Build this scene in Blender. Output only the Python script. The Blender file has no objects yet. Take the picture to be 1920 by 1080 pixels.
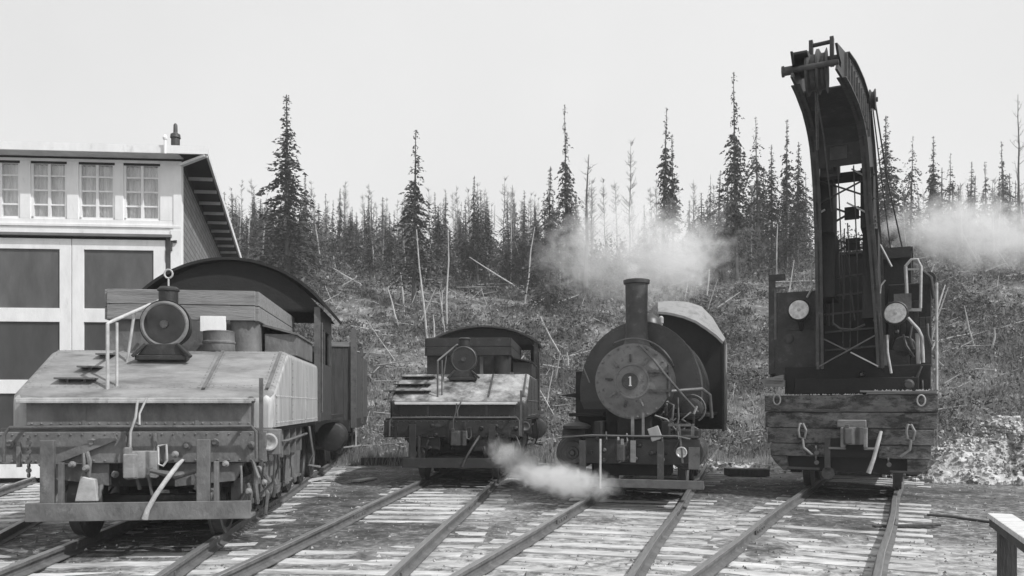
import bpy, math, random
import numpy as np
from math import sin, cos, atan, pi, sqrt, radians
from mathutils import Vector, Matrix, noise as mn
random.seed(7); R = random.random
def U(a, b): return a + (b - a) * R()
sc = bpy.context.scene
col = sc.collection
F = 1500.0; H = 1.5; PV = (-2.7, -3.0)          # focal length in photo pixels, eye height, turntable pivot

# ------------------------------------------------------------------ materials
MATS = {}
def mat(name, base, rough=0.7, var=0.25, scale=4.0, metal=0.0, bump=0.15, stretch=(1, 1, 1), spots=None, world=False, bscale=None):
    m = bpy.data.materials.new(name); m.use_nodes = True
    nt = m.node_tree; N = nt.nodes; L = nt.links
    b = N['Principled BSDF']; b.inputs['Roughness'].default_value = rough; b.inputs['Metallic'].default_value = metal
    tc = N.new('ShaderNodeTexCoord'); mp = N.new('ShaderNodeMapping'); mp.inputs['Scale'].default_value = stretch
    L.new(N.new('ShaderNodeNewGeometry').outputs['Position'] if world else tc.outputs['Object'], mp.inputs['Vector'])
    n = N.new('ShaderNodeTexNoise'); n.inputs['Scale'].default_value = scale; n.inputs['Detail'].default_value = 8; n.inputs['Roughness'].default_value = 0.65
    L.new(mp.outputs[0], n.inputs['Vector'])
    cr = N.new('ShaderNodeValToRGB'); e = cr.color_ramp.elements
    lo = base * (1 - var); hi = min(0.9, base * (1 + var))
    e[0].position = 0.3; e[0].color = (lo, lo, lo, 1); e[1].position = 0.7; e[1].color = (hi, hi, hi, 1)
    L.new(n.outputs['Fac'], cr.inputs['Fac'])
    out = cr.outputs['Color']
    if spots:                                    # (value, scale, threshold, softness) worn or dusty patches
        v, s2, th, so = spots
        n2 = N.new('ShaderNodeTexNoise'); n2.inputs['Scale'].default_value = s2; n2.inputs['Detail'].default_value = 6; n2.inputs['Roughness'].default_value = 0.7
        L.new(mp.outputs[0], n2.inputs['Vector'])
        mr = N.new('ShaderNodeMapRange'); mr.inputs['From Min'].default_value = th; mr.inputs['From Max'].default_value = th + so
        L.new(n2.outputs['Fac'], mr.inputs['Value'])
        mx = N.new('ShaderNodeMix'); mx.data_type = 'RGBA'; L.new(mr.outputs[0], mx.inputs['Factor'])
        L.new(out, mx.inputs['A']); mx.inputs['B'].default_value = (v, v, v, 1); out = mx.outputs['Result']
    L.new(out, b.inputs['Base Color'])
    if bump:
        nb = N.new('ShaderNodeTexNoise'); nb.inputs['Scale'].default_value = bscale or scale * 6; nb.inputs['Detail'].default_value = 6
        L.new(mp.outputs[0], nb.inputs['Vector'])
        bp = N.new('ShaderNodeBump'); bp.inputs['Strength'].default_value = bump; bp.inputs['Distance'].default_value = 0.02
        L.new(nb.outputs['Fac'], bp.inputs['Height']); L.new(bp.outputs[0], b.inputs['Normal'])
    MATS[name] = m
    return m
mat('tender_grey', 0.22, .7, .35, 3.5, bump=.45, stretch=(.5, 1.6, 1), spots=(.08, 3.0, .50, .25))
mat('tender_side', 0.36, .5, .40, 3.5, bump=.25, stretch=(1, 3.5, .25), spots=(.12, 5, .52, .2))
mat('grey_paint', 0.13, .65, .45, 4, bump=.4, stretch=(1, 1, .7), spots=(.20, 5, .58, .12))
mat('dusty_top', 0.30, .8, .35, 3, bump=.3, spots=(.09, 2.2, .55, .14))
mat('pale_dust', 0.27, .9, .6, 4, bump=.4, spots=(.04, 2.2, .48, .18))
mat('black_iron', 0.022, .55, .45, 5, bump=.3, spots=(.06, 5, .58, .15))
mat('soot_shade_black', 0.010, .8, .4, 5, bump=.2)  # near black for sooty parts, also for shade in eaves, hollows and cab
mat('dark_steel', 0.045, .5, .4, 5, bump=.3, spots=(.10, 7, .56, .14))
mat('crane_paint', 0.034, .6, .6, 3.5, bump=.4, spots=(.09, 3.5, .57, .12))
mat('mid_steel', 0.10, .5, .35, 6, bump=.3, spots=(.03, 5, .58, .15))
mat('smokebox_grey', 0.15, .55, .35, 5, bump=.35, spots=(.05, 5, .56, .12))
mat('tank_black', 0.035, .42, .3, 3, bump=.12, spots=(.06, 4, .55, .25))
mat('pale_pipe', 0.42, .5, .3, 8, bump=.1)
mat('weathered_wood', 0.22, .85, .4, 3, bump=.5, stretch=(.5, 6, 6), spots=(.08, 3, .56, .15))
mat('beam_wood', 0.13, .9, .55, 3.5, bump=1.0, stretch=(1.3, 4, 2.6), spots=(.035, 2.0, .48, .10))
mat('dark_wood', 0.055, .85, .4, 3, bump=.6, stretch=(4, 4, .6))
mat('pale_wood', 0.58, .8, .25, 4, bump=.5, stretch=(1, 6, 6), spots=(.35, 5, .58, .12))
mat('white_paint', 0.78, .7, .10, 3, bump=.2, stretch=(1, 1, .4), spots=(.55, 4, .58, .2))
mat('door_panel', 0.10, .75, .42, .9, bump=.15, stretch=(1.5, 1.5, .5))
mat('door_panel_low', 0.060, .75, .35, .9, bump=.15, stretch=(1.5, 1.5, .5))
mat('soffit', 0.16, .8, .2, 3, bump=.2)
mat('rafter_paint', 0.55, .8, .2, 3, bump=.1)
mat('white_roof', 0.25, .7, .45, 2.5, bump=.3, spots=(.10, 2.5, .52, .2))
mat('tie_wood', 0.47, .9, .45, 2.6, bump=.8, stretch=(.8, 2.5, 4), spots=(.09, .75, .49, .22), world=True)
mat('rail_side', 0.11, .6, .4, 5, bump=.3)
mat('rail_head', 0.34, .35, .3, 9, metal=.6, bump=.1, stretch=(8, .3, 1))
mat('plank_grey', 0.45, .85, .3, 3, bump=.4, stretch=(5, .6, 5))
mat('trunk_dark', 0.075, .9, .35, 4, bump=.6)
mat('trunk_pale', 0.42, .85, .35, 3, bump=.4, stretch=(2, 2, .5), spots=(.12, 4, .58, .1))
mat('needles', 0.042, .8, .5, 1.2, bump=0)
mat('needles_hazed', 0.075, .8, .45, 1.2, bump=0)  # needles lightened for distance: haze put into the colour
mat('slash', 0.27, .9, .4, 1, bump=0)
mat('twigs', 0.20, .9, .35, 2, bump=0)
mat('brush_dark', 0.070, .9, .5, .25, bump=0)
mat('brush_mid', 0.13, .9, .5, .25, bump=0)
mat('brush_straw', 0.26, .9, .4, .3, bump=0)
mat('rubble', 0.47, .95, .5, 5, bump=1.0, spots=(.12, 1.6, .53, .08))
mat('ballast_stone', 0.16, .9, .6, 2, bump=.5)
mat('hose_rubber', 0.40, .8, .3, 9, bump=.3)
mat('curtain', 0.60, .9, .35, 2.2, bump=0, stretch=(4, 4, .6), spots=(.40, 1.3, .52, .15))
mat('reflector', 0.60, .35, .35, 14, metal=.35, bump=.3)
mat('lamp_glass', 0.05, .12, .6, 3, metal=.5, bump=.05)
mat('white_enamel', 0.75, .5, .1, 5, bump=0)
def glassmat():
    m = bpy.data.materials.new('window_glass'); m.use_nodes = True
    nt = m.node_tree; N = nt.nodes; N.remove(N['Principled BSDF']); t = N.new('ShaderNodeBsdfTransparent'); g = N.new('ShaderNodeBsdfGlossy'); g.inputs['Roughness'].default_value = .05
    x = N.new('ShaderNodeMixShader'); x.inputs[0].default_value = .10; nt.links.new(t.outputs[0], x.inputs[1]); nt.links.new(g.outputs[0], x.inputs[2]); nt.links.new(x.outputs[0], N['Material Output'].inputs[0])
    MATS['window_glass'] = m
glassmat()
def shinglemat():
    m = mat('shingles', .20, .9, .2, 3, bump=0)
    nt = m.node_tree; N = nt.nodes; L = nt.links; b = N['Principled BSDF']
    tc = N.new('ShaderNodeTexCoord'); br = N.new('ShaderNodeTexBrick'); mp = N.new('ShaderNodeMapping')
    mp.inputs['Rotation'].default_value = (radians(90), 0, 0)
    L.new(tc.outputs['Object'], mp.inputs['Vector'])
    sx = N.new('ShaderNodeSeparateXYZ'); cb = N.new('ShaderNodeCombineXYZ'); L.new(tc.outputs['Object'], sx.inputs[0])
    L.new(sx.outputs['Y'], cb.inputs['X']); L.new(sx.outputs['Z'], cb.inputs['Y']); L.new(cb.outputs[0], br.inputs['Vector'])
    br.inputs['Scale'].default_value = 1; br.inputs['Brick Width'].default_value = .22; br.inputs['Row Height'].default_value = .15
    br.inputs['Mortar Size'].default_value = .012
    br.inputs['Color1'].default_value = (.17, .17, .17, 1); br.inputs['Color2'].default_value = (.25, .25, .25, 1); br.inputs['Mortar'].default_value = (.05, .05, .05, 1)
    L.new(br.outputs['Color'], b.inputs['Base Color'])
shinglemat()

# ------------------------------------------------------------------ mesh builder
class MB:
    def __init__(s): s.v = []; s.f = []; s.mi = []; s.cur = 0; s.cuts = []
    def cut(s): s.cuts.append((len(s.v), len(s.f))); return s
    def mesh(s, vs, fs):
        o = len(s.v); s.v += [tuple(p) for p in vs]; s.f += [tuple(i + o for i in f) for f in fs]; s.mi += [s.cur] * len(fs); return s
    def box(s, x0, x1, y0, y1, z0, z1, M=None):
        vs = [Vector((x, y, z)) for z in (z0, z1) for y in (y0, y1) for x in (x0, x1)]
        if M is not None: vs = [M @ p for p in vs]
        return s.mesh(vs, [(0, 2, 3, 1), (4, 5, 7, 6), (0, 1, 5, 4), (2, 6, 7, 3), (0, 4, 6, 2), (1, 3, 7, 5)])
    def bar(s, p, q, w, h=None, up=(0, 0, 1)):
        p = Vector(p); q = Vector(q); h = h or w; d = (q - p); L = d.length; d.normalize(); u = Vector(up)
        if abs(d.dot(u)) > .98: u = Vector((1, 0, 0))
        a = d.cross(u).normalized(); b = a.cross(d)
        vs = [c + a * sx * w / 2 + b * sz * h / 2 for c in (p, q) for sx, sz in ((-1, -1), (1, -1), (1, 1), (-1, 1))]
        return s.mesh(vs, [(0, 1, 2, 3), (7, 6, 5, 4), (0, 4, 5, 1), (1, 5, 6, 2), (2, 6, 7, 3), (3, 7, 4, 0)])
    def tube(s, pts, r, n=8):
        pts = [Vector(p) for p in pts]; k = len(pts)
        rs = r if isinstance(r, (list, tuple)) else [r] * k
        vs = []; prev = None
        for i, p in enumerate(pts):
            d = (pts[min(i + 1, k - 1)] - pts[max(i - 1, 0)]).normalized()
            if prev is None:
                u = Vector((0, 0, 1)) if abs(d.z) < .9 else Vector((1, 0, 0)); a = d.cross(u).normalized()
            else: a = (prev - d * prev.dot(d)).normalized()
            prev = a; b = d.cross(a)
            vs += [p + (a * cos(2 * pi * j / n) + b * sin(2 * pi * j / n)) * rs[i] for j in range(n)]
        fs = [(i * n + j, i * n + (j + 1) % n, (i + 1) * n + (j + 1) % n, (i + 1) * n + j) for i in range(k - 1) for j in range(n)]
        fs += [tuple(range(n))[::-1], tuple((k - 1) * n + j for j in range(n))]
        return s.mesh(vs, fs)
    def lathe(s, prof, c, axis='z', n=24, flip=1):        # prof: (radius, offset along axis)
        c = Vector(c); A = {'x': Vector((1, 0, 0)), 'y': Vector((0, 1, 0)), 'z': Vector((0, 0, 1))}[axis] if isinstance(axis, str) else Vector(axis).normalized()
        u = Vector((0, 0, 1)) if abs(A.z) < .9 else Vector((1, 0, 0)); a = A.cross(u).normalized(); b = A.cross(a)
        k = len(prof)
        vs = [c + A * h + (a * cos(2 * pi * j / n) + b * sin(2 * pi * j / n)) * max(r, 1e-4) for r, h in prof for j in range(n)]
        fs = [(i * n + j, (i + 1) * n + j, (i + 1) * n + (j + 1) % n, i * n + (j + 1) % n) for i in range(k - 1) for j in range(n)]
        fs += [tuple(range(n)), tuple((k - 1) * n + j for j in range(n))[::-1]]
        return s.mesh(vs, fs)
    def prism(s, pts, axis, a0, a1):                      # outline in the plane perpendicular to axis
        def P(p, a): return {'x': (a, p[0], p[1]), 'y': (p[0], a, p[1]), 'z': (p[0], p[1], a)}[axis]
        n = len(pts); vs = [P(p, a0) for p in pts] + [P(p, a1) for p in pts]
        fs = [tuple(range(n)), tuple(range(n, 2 * n))[::-1]] + [(i, i + n, (i + 1) % n + n, (i + 1) % n) for i in range(n)]
        return s.mesh(vs, fs)
    def loft(s, rings):
        n = len(rings[0]); vs = [p for r in rings for p in r]
        fs = [(i * n + j, i * n + (j + 1) % n, (i + 1) * n + (j + 1) % n, (i + 1) * n + j) for i in range(len(rings) - 1) for j in range(n)]
        fs += [tuple(range(n))[::-1], tuple((len(rings) - 1) * n + j for j in range(n))]
        return s.mesh(vs, fs)
    def build(s, name, m, parent=None, bev=0, smooth=False, loc=None):
        if s.cuts:
            cs = [(0, 0)] + [c for c in s.cuts if 0 < c[1] < len(s.f)] + [(len(s.v), len(s.f))]; o = None
            for (v0, f0), (v1, f1) in zip(cs, cs[1:]):
                if f1 > f0:
                    p = MB(); p.v = s.v[v0:v1]; p.f = [tuple(i - v0 for i in f) for f in s.f[f0:f1]]; p.mi = s.mi[f0:f1]; o = p.build(name, m, parent, bev, smooth, loc)
            return o
        me = bpy.data.meshes.new(name); me.from_pydata(s.v, [], s.f)
        for x in (m if isinstance(m, (list, tuple)) else [m]): me.materials.append(MATS[x])
        if max(s.mi, default=0): me.polygons.foreach_set('material_index', s.mi)
        import bmesh
        bm = bmesh.new(); bm.from_mesh(me); bmesh.ops.recalc_face_normals(bm, faces=bm.faces); bm.to_mesh(me); bm.free()
        if smooth:
            me.polygons.foreach_set('use_smooth', [True] * len(me.polygons))
            me.set_sharp_from_angle(angle=radians(38))
        o = bpy.data.objects.new(name, me); col.objects.link(o)
        if parent: o.parent = parent
        if loc: o.location = loc
        if bev:
            b = o.modifiers.new('bevel', 'BEVEL'); b.width = bev; b.segments = 2; b.limit_method = 'ANGLE'
        return o
def tag(o, label=None, cat=None, group=None, kind=None):
    for k, v in (('label', label), ('category', cat), ('group', group), ('kind', kind)):
        if v: o[k] = v
    return o
def empty(name, loc=(0, 0, 0), rz=0):
    o = bpy.data.objects.new(name, None); col.objects.link(o); o.location = loc; o.rotation_euler = (0, 0, rz); o.empty_display_size = .3; return o
def copy_tree(o, parent=None):
    c = o.copy(); col.objects.link(c)
    if parent: c.parent = parent
    for ch in list(o.children): copy_tree(ch, c)
    return c
def arc(cx, cz, rx, rz, a0, a1, n): return [(cx + rx * cos(radians(a0 + (a1 - a0) * i / n)), cz + rz * sin(radians(a0 + (a1 - a0) * i / n))) for i in range(n + 1)]

class Frame:                                      # the straight track through the turntable pivot, seen from its near end
    def __init__(s, vp, Z, off=0):
        s.t = (vp - 960) / F; s.th = atan(s.t); s.x = PV[0] + s.t * (Z + 3) + off * cos(s.th); s.y = Z - off * sin(s.th)
    def at(s, d, u, v):                           # survey: photo point -> local x, z on the cross plane d metres back
        dx = (u - 960) / F
        t = (d + s.x * sin(s.th) + s.y * cos(s.th)) / (dx * sin(s.th) + cos(s.th))
        return ((t * dx - s.x) * cos(s.th) - (t - s.y) * sin(s.th), H + t * (762 - v) / F)
    def p(s, d, u, v): a = s.at(d, u, v); return (a[0], d, a[1])
T1 = Frame(780, 9.0); T2 = Frame(1084, 16.3); T3 = Frame(1400, 13.0, -.09); T4 = Frame(1718, 13.8); T0 = Frame(458, 17)

# ------------------------------------------------------------------ ground
PATCH = [(-2.2, 10.4, 2.3, 1.25, .1), (-2.9, 13.5, .9, 3.2, .05), (-.2, 18, 2.6, 3.6, 0), (2.6, 15.6, 2.4, 2.3, -.2), (6.6, 15.5, 3.6, 2.2, -.3), (-4.4, 10.4, 1.5, 2.0, .1), (7.5, 9.6, 1.4, .8, 0), (4.35, 10.9, .8, 1.6, -.4), (-6.6, 9.5, 1.2, 1.6, 0), (1.2, 11.6, .7, .5, 0), (2.9, 9.3, .35, .9, -.3), (-1.6, 8.6, .25, .8, 0), (4.6, 12.4, .9, .6, 0)]
def patch(x, y):
    m = 0
    for cx, cy, rx, ry, r in PATCH:
        dx, dy = x - cx, y - cy; u = (dx * cos(r) + dy * sin(r)) / rx; v = (-dx * sin(r) + dy * cos(r)) / ry; m = max(m, sm(1.1, .6, sqrt(u * u + v * v)) if True else 0)
    return m
def sm(a, b, x): t = max(0, min(1, (x - a) / (b - a))); return t * t * (3 - 2 * t)
def hill(x, y):
    y0 = 25.5 + 2.5 * sin(x * .13 + 1) * sm(20, 30, y)
    h = 0
    if y > y0:
        yy = y - y0
        h = .375 * yy if yy < 33.5 else 12.56 + .06 * (yy - 33.5)
        h *= sm(-2, 7, yy)
        h += (mn.noise((x * .09, y * .09, 3)) * 1.3 + mn.noise((x * .35, y * .35, 8)) * .4) * sm(2, 14, yy)
        h -= .05 * max(0, x - 10) * sm(20, 45, yy)
    return h
def ground_z(x, y):
    return -.153 + (.022 * patch(x, y) if y < 22 else 0) + hill(x, y) + (mn.noise((x * .9, y * .9, 0)) * .026 + mn.noise((x * 4.5, y * 4.5, 5)) * .010)
def build_ground():
    xs = np.concatenate([np.linspace(-600, -62, 14), np.arange(-60, -14, 1.0), np.arange(-14, 16, .14), np.arange(16, 80, 1.0), np.linspace(82, 600, 14)])
    ys = np.concatenate([np.linspace(-60, 2, 14), np.arange(3, 24, .14), np.arange(24, 100, .8), np.linspace(104, 1200, 24)])
    vs = [(float(x), float(y), ground_z(x, y)) for y in ys for x in xs]
    nx = len(xs)
    fs = [(j * nx + i, j * nx + i + 1, (j + 1) * nx + i + 1, (j + 1) * nx + i) for j in range(len(ys) - 1) for i in range(nx - 1)]
    me = bpy.data.meshes.new('ground'); me.from_pydata(vs, [], fs); me.polygons.foreach_set('use_smooth', [True] * len(fs))
    o = bpy.data.objects.new('ground', me); col.objects.link(o); tag(o, kind='structure')
    m = bpy.data.materials.new('yard_ground'); m.use_nodes = True; nt = m.node_tree; N = nt.nodes; L = nt.links; b = N['Principled BSDF']; b.inputs['Roughness'].default_value = .95
    tc = N.new('ShaderNodeTexCoord')
    def nz(scale, det=8, st=(1, 1, 1)):
        mp = N.new('ShaderNodeMapping'); mp.inputs['Scale'].default_value = st; L.new(tc.outputs['Object'], mp.inputs[0])
        n = N.new('ShaderNodeTexNoise'); n.inputs['Scale'].default_value = scale; n.inputs['Detail'].default_value = det; n.inputs['Roughness'].default_value = .68; L.new(mp.outputs[0], n.inputs['Vector']); return n.outputs['Fac']
    def ramp(f, ps):
        r = N.new('ShaderNodeValToRGB'); e = r.color_ramp.elements
        while len(e) < len(ps): e.new(.5)
        for i, (p, c) in enumerate(ps): e[i].position = p; e[i].color = (c, c, c, 1)
        L.new(f, r.inputs[0]); return r.outputs[0]
    def mx(f, a, bb, mode='MIX'):
        n = N.new('ShaderNodeMix'); n.data_type = 'RGBA'; n.blend_type = mode
        if isinstance(f, float): n.inputs['Factor'].default_value = f
        else: L.new(f, n.inputs['Factor'])
        L.new(a, n.inputs['A']); L.new(bb, n.inputs['B']); return n.outputs['Result']
    grit = ramp(nz(9), [(.34, .035), (.5, .13), (.66, .40)])
    dark = ramp(nz(14), [(.35, .014), (.57, .045), (.74, .16)])
    light = ramp(nz(7), [(.33, .08), (.5, .30), (.68, .60)])
    # soot and oil patches, dark patches under the vehicles, pale ash patches: positions on the ground in metres
    def blob(cx, cy, rx, ry, rot=0):
        mp = N.new('ShaderNodeMapping'); mp.vector_type = 'TEXTURE'; mp.inputs['Location'].default_value = (cx, cy, -.15); mp.inputs['Scale'].default_value = (rx, ry, 50); mp.inputs['Rotation'].default_value = (0, 0, rot)
        L.new(tc.outputs['Object'], mp.inputs[0]); ln = N.new('ShaderNodeVectorMath'); ln.operation = 'LENGTH'; L.new(mp.outputs[0], ln.inputs[0])
        mr = N.new('ShaderNodeMapRange'); mr.inputs['From Min'].default_value = 1.15; mr.inputs['From Max'].default_value = .55; L.new(ln.outputs['Value'], mr.inputs['Value']); return mr.outputs[0]
    def addf(a, bb, op='MAXIMUM'):
        n = N.new('ShaderNodeMath'); n.operation = op; L.new(a, n.inputs[0])
        if isinstance(bb, float): n.inputs[1].default_value = bb
        else: L.new(bb, n.inputs[1])
        return n.outputs[0]
    dm = None
    for a in PATCH:
        q = blob(*a); dm = q if dm is None else addf(dm, q)
    jit = nz(1.6, 6); jm = N.new('ShaderNodeMapRange'); jm.inputs['From Min'].default_value = .35; jm.inputs['From Max'].default_value = .6; L.new(jit, jm.inputs['Value'])
    dm = addf(dm, jm.outputs[0], 'MULTIPLY')
    lm = None
    for a in [(-.6, 13.6, .95, 2.5, 0), (-.9, 8, 1.2, 2.0, 0), (1.0, 9.3, 1.3, 4.2, -.2), (3.3, 8.3, 1.2, 3.0, -.35), (-3.2, 8.0, .9, 1.0, .1), (4.8, 8.6, 1.6, 1.4, -.4), (2.9, 11.5, .7, 1.6, -.2), (4.6, 19.0, 3, 1.0, 0)]:
        q = blob(*a); lm = q if lm is None else addf(lm, q)
    c = mx(lm, grit, light); c = mx(dm, c, dark)
    straw = ramp(nz(1.1), [(.38, .05), (.52, .14), (.66, .34)])
    sx = N.new('ShaderNodeSeparateXYZ'); L.new(tc.outputs['Object'], sx.inputs[0])
    mr = N.new('ShaderNodeMapRange'); mr.inputs['From Min'].default_value = 20; mr.inputs['From Max'].default_value = 25
    ad = N.new('ShaderNodeMath'); ad.operation = 'MULTIPLY_ADD'; L.new(nz(.8, 4), ad.inputs[0]); ad.inputs[1].default_value = 5; L.new(sx.outputs['Y'], ad.inputs[2])
    L.new(ad.outputs[0], mr.inputs['Value']); c = mx(mr.outputs[0], c, straw)
    L.new(c, b.inputs['Base Color'])
    bp = N.new('ShaderNodeBump'); bp.inputs['Strength'].default_value = .7; bp.inputs['Distance'].default_value = .04
    L.new(nz(22), bp.inputs['Height']); L.new(bp.outputs[0], b.inputs['Normal'])
    me.materials.append(m)
build_ground()

# loose stones and chips lying in the yard: nobody could count them
def scatter_stones():
    mb = MB()
    for _ in range(5200):
        y = 5.5 + 17 * R() ** 1.6; x = U(-.72, .72) * y
        z = ground_z(x, y); r = U(.010, .034) * (1 + .4 * (R() > .95)); a = R() * 6.28
        p = [Vector((x + r * U(.7, 1.3) * cos(a + k * 2.1), y + r * U(.7, 1.3) * sin(a + k * 2.1), z - r * .3)) for k in range(3)] + [Vector((x, y, z + r * U(.5, 1)))]
        mb.cur = int(R() < .22)
        mb.mesh(p, [(0, 1, 3), (1, 2, 3), (2, 0, 3)])
    o = mb.build('gravel', ['ballast_stone', 'rubble']); tag(o, 'loose stones and chips scattered over the yard ground', 'gravel', kind='stuff')
scatter_stones()

# ------------------------------------------------------------------ tracks
def rail_mesh(x, y0, y1, wob):
    prof = [(-.066, -.13), (.066, -.13), (.066, -.118), (.012, -.10), (.010, -.045), (.035, -.036), (.035, -.004), (.030, 0), (-.030, 0), (-.035, -.004), (-.035, -.036), (-.010, -.045), (-.012, -.10), (-.066, -.118)]
    mb = MB(); n = 14
    rings = [[(x + wob * sin(i * 1.7) * .012 + px, y0 + (y1 - y0) * i / n, pz) for px, pz in prof] for i in range(n + 1)]
    mb.loft(rings)
    for k, f in enumerate(mb.f):
        if len(f) == 4 and all(abs(mb.v[i][2]) < .0045 for i in f): mb.mi[k] = 1
    for yj in np.arange(y0 + 1.7 * (1 + wob * .3), y1, 5.4):    # fishplates
        mb.cur = 0
        for sd in (-1, 1): mb.box(x + sd * .014, x + sd * .034, yj, yj + .6, -.10, -.045); [mb.box(x + sd * .034, x + sd * .05, yj + q, yj + q + .03, -.085, -.055) for q in (.06, .2, .38, .52)]
    return mb
tie_meshes = []
for k in range(6):
    mb = MB(); L_ = U(1.16, 1.3); n = 8
    rings = [[(-L_ + 2 * L_ * i / n, s * .115 + U(-.008, .008), z + (U(-.006, .006) if z > -.14 else 0)) for s, z in ((-1, -.26), (1, -.26), (1, -.137), (.85, -.131), (-.85, -.131), (-1, -.137))] for i in range(n + 1)]
    mb.loft(rings); o = mb.build('tie', 'tie_wood'); tie_meshes.append(o.data); bpy.data.objects.remove(o)
def track(fr, r0, r1, label, pit=False):
    th = fr.th; root = empty('railway_track', (PV[0] + r0 * sin(th), PV[1] + r0 * cos(th), 0), -th)
    tag(root, label, 'railway track', 'tracks fanning out from the turntable')
    for s in (-1, 1): rail_mesh(s * .7525, 0, r1 - r0, s * (1 + th)).build('rail', ['rail_side', 'rail_head'], root)
    y = .1; i = 0
    while y < min(r1 - r0, 17):
        o = bpy.data.objects.new('tie', random.choice(tie_meshes)); col.objects.link(o); o.parent = root
        o.location = (U(-.07, .07), y, U(-.016, .0)); o.rotation_euler = (0, 0, U(-.02, .02) + (pi if R() < .5 else 0)); o.scale = (1, U(.85, 1.12), 1)
        y += U(.44, .58); i += 1
track(T0, 9.0, 34, 'leftmost track, running in under the doors of the white engine house')
track(T1, 7.8, 34, 'track under the pale grey slope-backed tender, second from left')
track(T2, 7.8, 34, 'track in front of the dark distant tender, third from left')
track(T3, 7.8, 32, 'track in front of the tank locomotive with the tall chimney')
track(T4, 7.8, 32, 'rightmost track, in front of the steam crane')

# ------------------------------------------------------------------ shared rolling stock pieces
def wheelset(parent, y, r=.42, m='dark_steel', gauge=.74):
    ax = MB().tube([(-gauge - .1, y, r), (gauge + .1, y, r)], .06, 8).build('axle', m, parent)
    for s in (-1, 1):
        w = MB().lathe([(r + .028, -.045), (r + .025, -.02), (r, -.015), (r - .005, .085), (r - .07, .085), (r - .08, .05), (.13, .03), (.12, .09), (.0, .09)], (s * gauge * .99, y, r), (s, 0, 0), 28)
        w.build('wheel', m, parent, smooth=True)
def truck(parent, y, m='mid_steel', r=.42):
    root = MB()
    for s in (-1, 1):
        x = s * .98
        root.bar((x, y - 1.0, .62), (x, y + 1.0, .62), .09, .09); root.bar((x, y - 1.0, .32), (x, y + 1.0, .32), .07, .06)
        for d in (-1, 1):
            root.box(x - .09, x + .09, y + d * .80 - .14, y + d * .80 + .14, .26, .60)
            root.bar((x, y + d * .95, .62), (x, y + d * .25, .30), .05, .05)
        root.box(x - .06, x + .06, y - .2, y + .2, .28, .95)
        for k in range(5): root.bar((x, y - .42 + k * .06, .66 + k * .035), (x, y + .42 - k * .06, .66 + k * .035), .09, .03)
    root.box(-1.0, 1.0, y - .12, y + .12, .5, .8)
    o = root.build('truck_frame', m, parent)
    wheelset(o, y - .8, r); wheelset(o, y + .8, r)
def coupler(parent, x, y, z, m='mid_steel'):
    mb = MB(); mb.box(x - .07, x + .07, y + .05, y + .55, z - .08, z + .08)
    mb.prism([(x - .13, y + .1), (x - .17, y - .12), (x - .10, y - .22), (x - .03, y - .10), (x + .02, y - .03), (x + .08, y - .06), (x + .15, y - .05), (x + .13, y + .1)], 'z', z - .15, z + .15)
    mb.prism([(x - .17, y - .10), (x - .13, y - .27), (x - .02, y - .26), (x + .0, y - .19), (x - .08, y - .16), (x - .10, y - .08)], 'z', z - .13, z + .13)
    mb.box(x - .14, x - .07, y - .22, y - .15, z + .12, z + .2)
    return mb.build('coupler', m, parent, bev=.012)
def headlamp(parent, x, y, z, r, m='dark_steel', depth=.32):
    o = MB().lathe([(r * .96, 0), (r, .01), (r, .05), (r * .9, .06), (r * .88, depth * .8), (r * .5, depth), (0, depth)], (x, y, z), 'y', 32).build('headlamp', m, parent, smooth=True)
    MB().lathe([(r * .90, -.03), (r * 1.0, -.045), (r * 1.10, -.03), (r * 1.10, .02), (r, .03)], (x, y, z), 'y', 32).build('rim', 'black_iron', o, smooth=True)
    MB().lathe([(r * .92, -.034), (r * .80, -.026), (r * .5, -.012), (r * .25, -.004), (.01, -.002)], (x, y - .0, z), 'y', 32).build('reflector', 'reflector', o, smooth=True)
    MB().lathe([(.005, -.05), (.03, -.045), (.035, -.02), (.03, -.003)], (x, y, z), 'y', 12).build('bulb', 'pale_pipe', o, smooth=True)
    return o
def rivets(mb, pts, r=.012, ax='y', d=-1):
    for p in pts:
        p = Vector(p); v = Vector({'x': (d, 0, 0), 'y': (0, d, 0), 'z': (0, 0, d)}[ax])
        mb.lathe([(r, 0), (r * .8, r * .5), (r * .2, r * .8)], p, tuple(v), 6)

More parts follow.
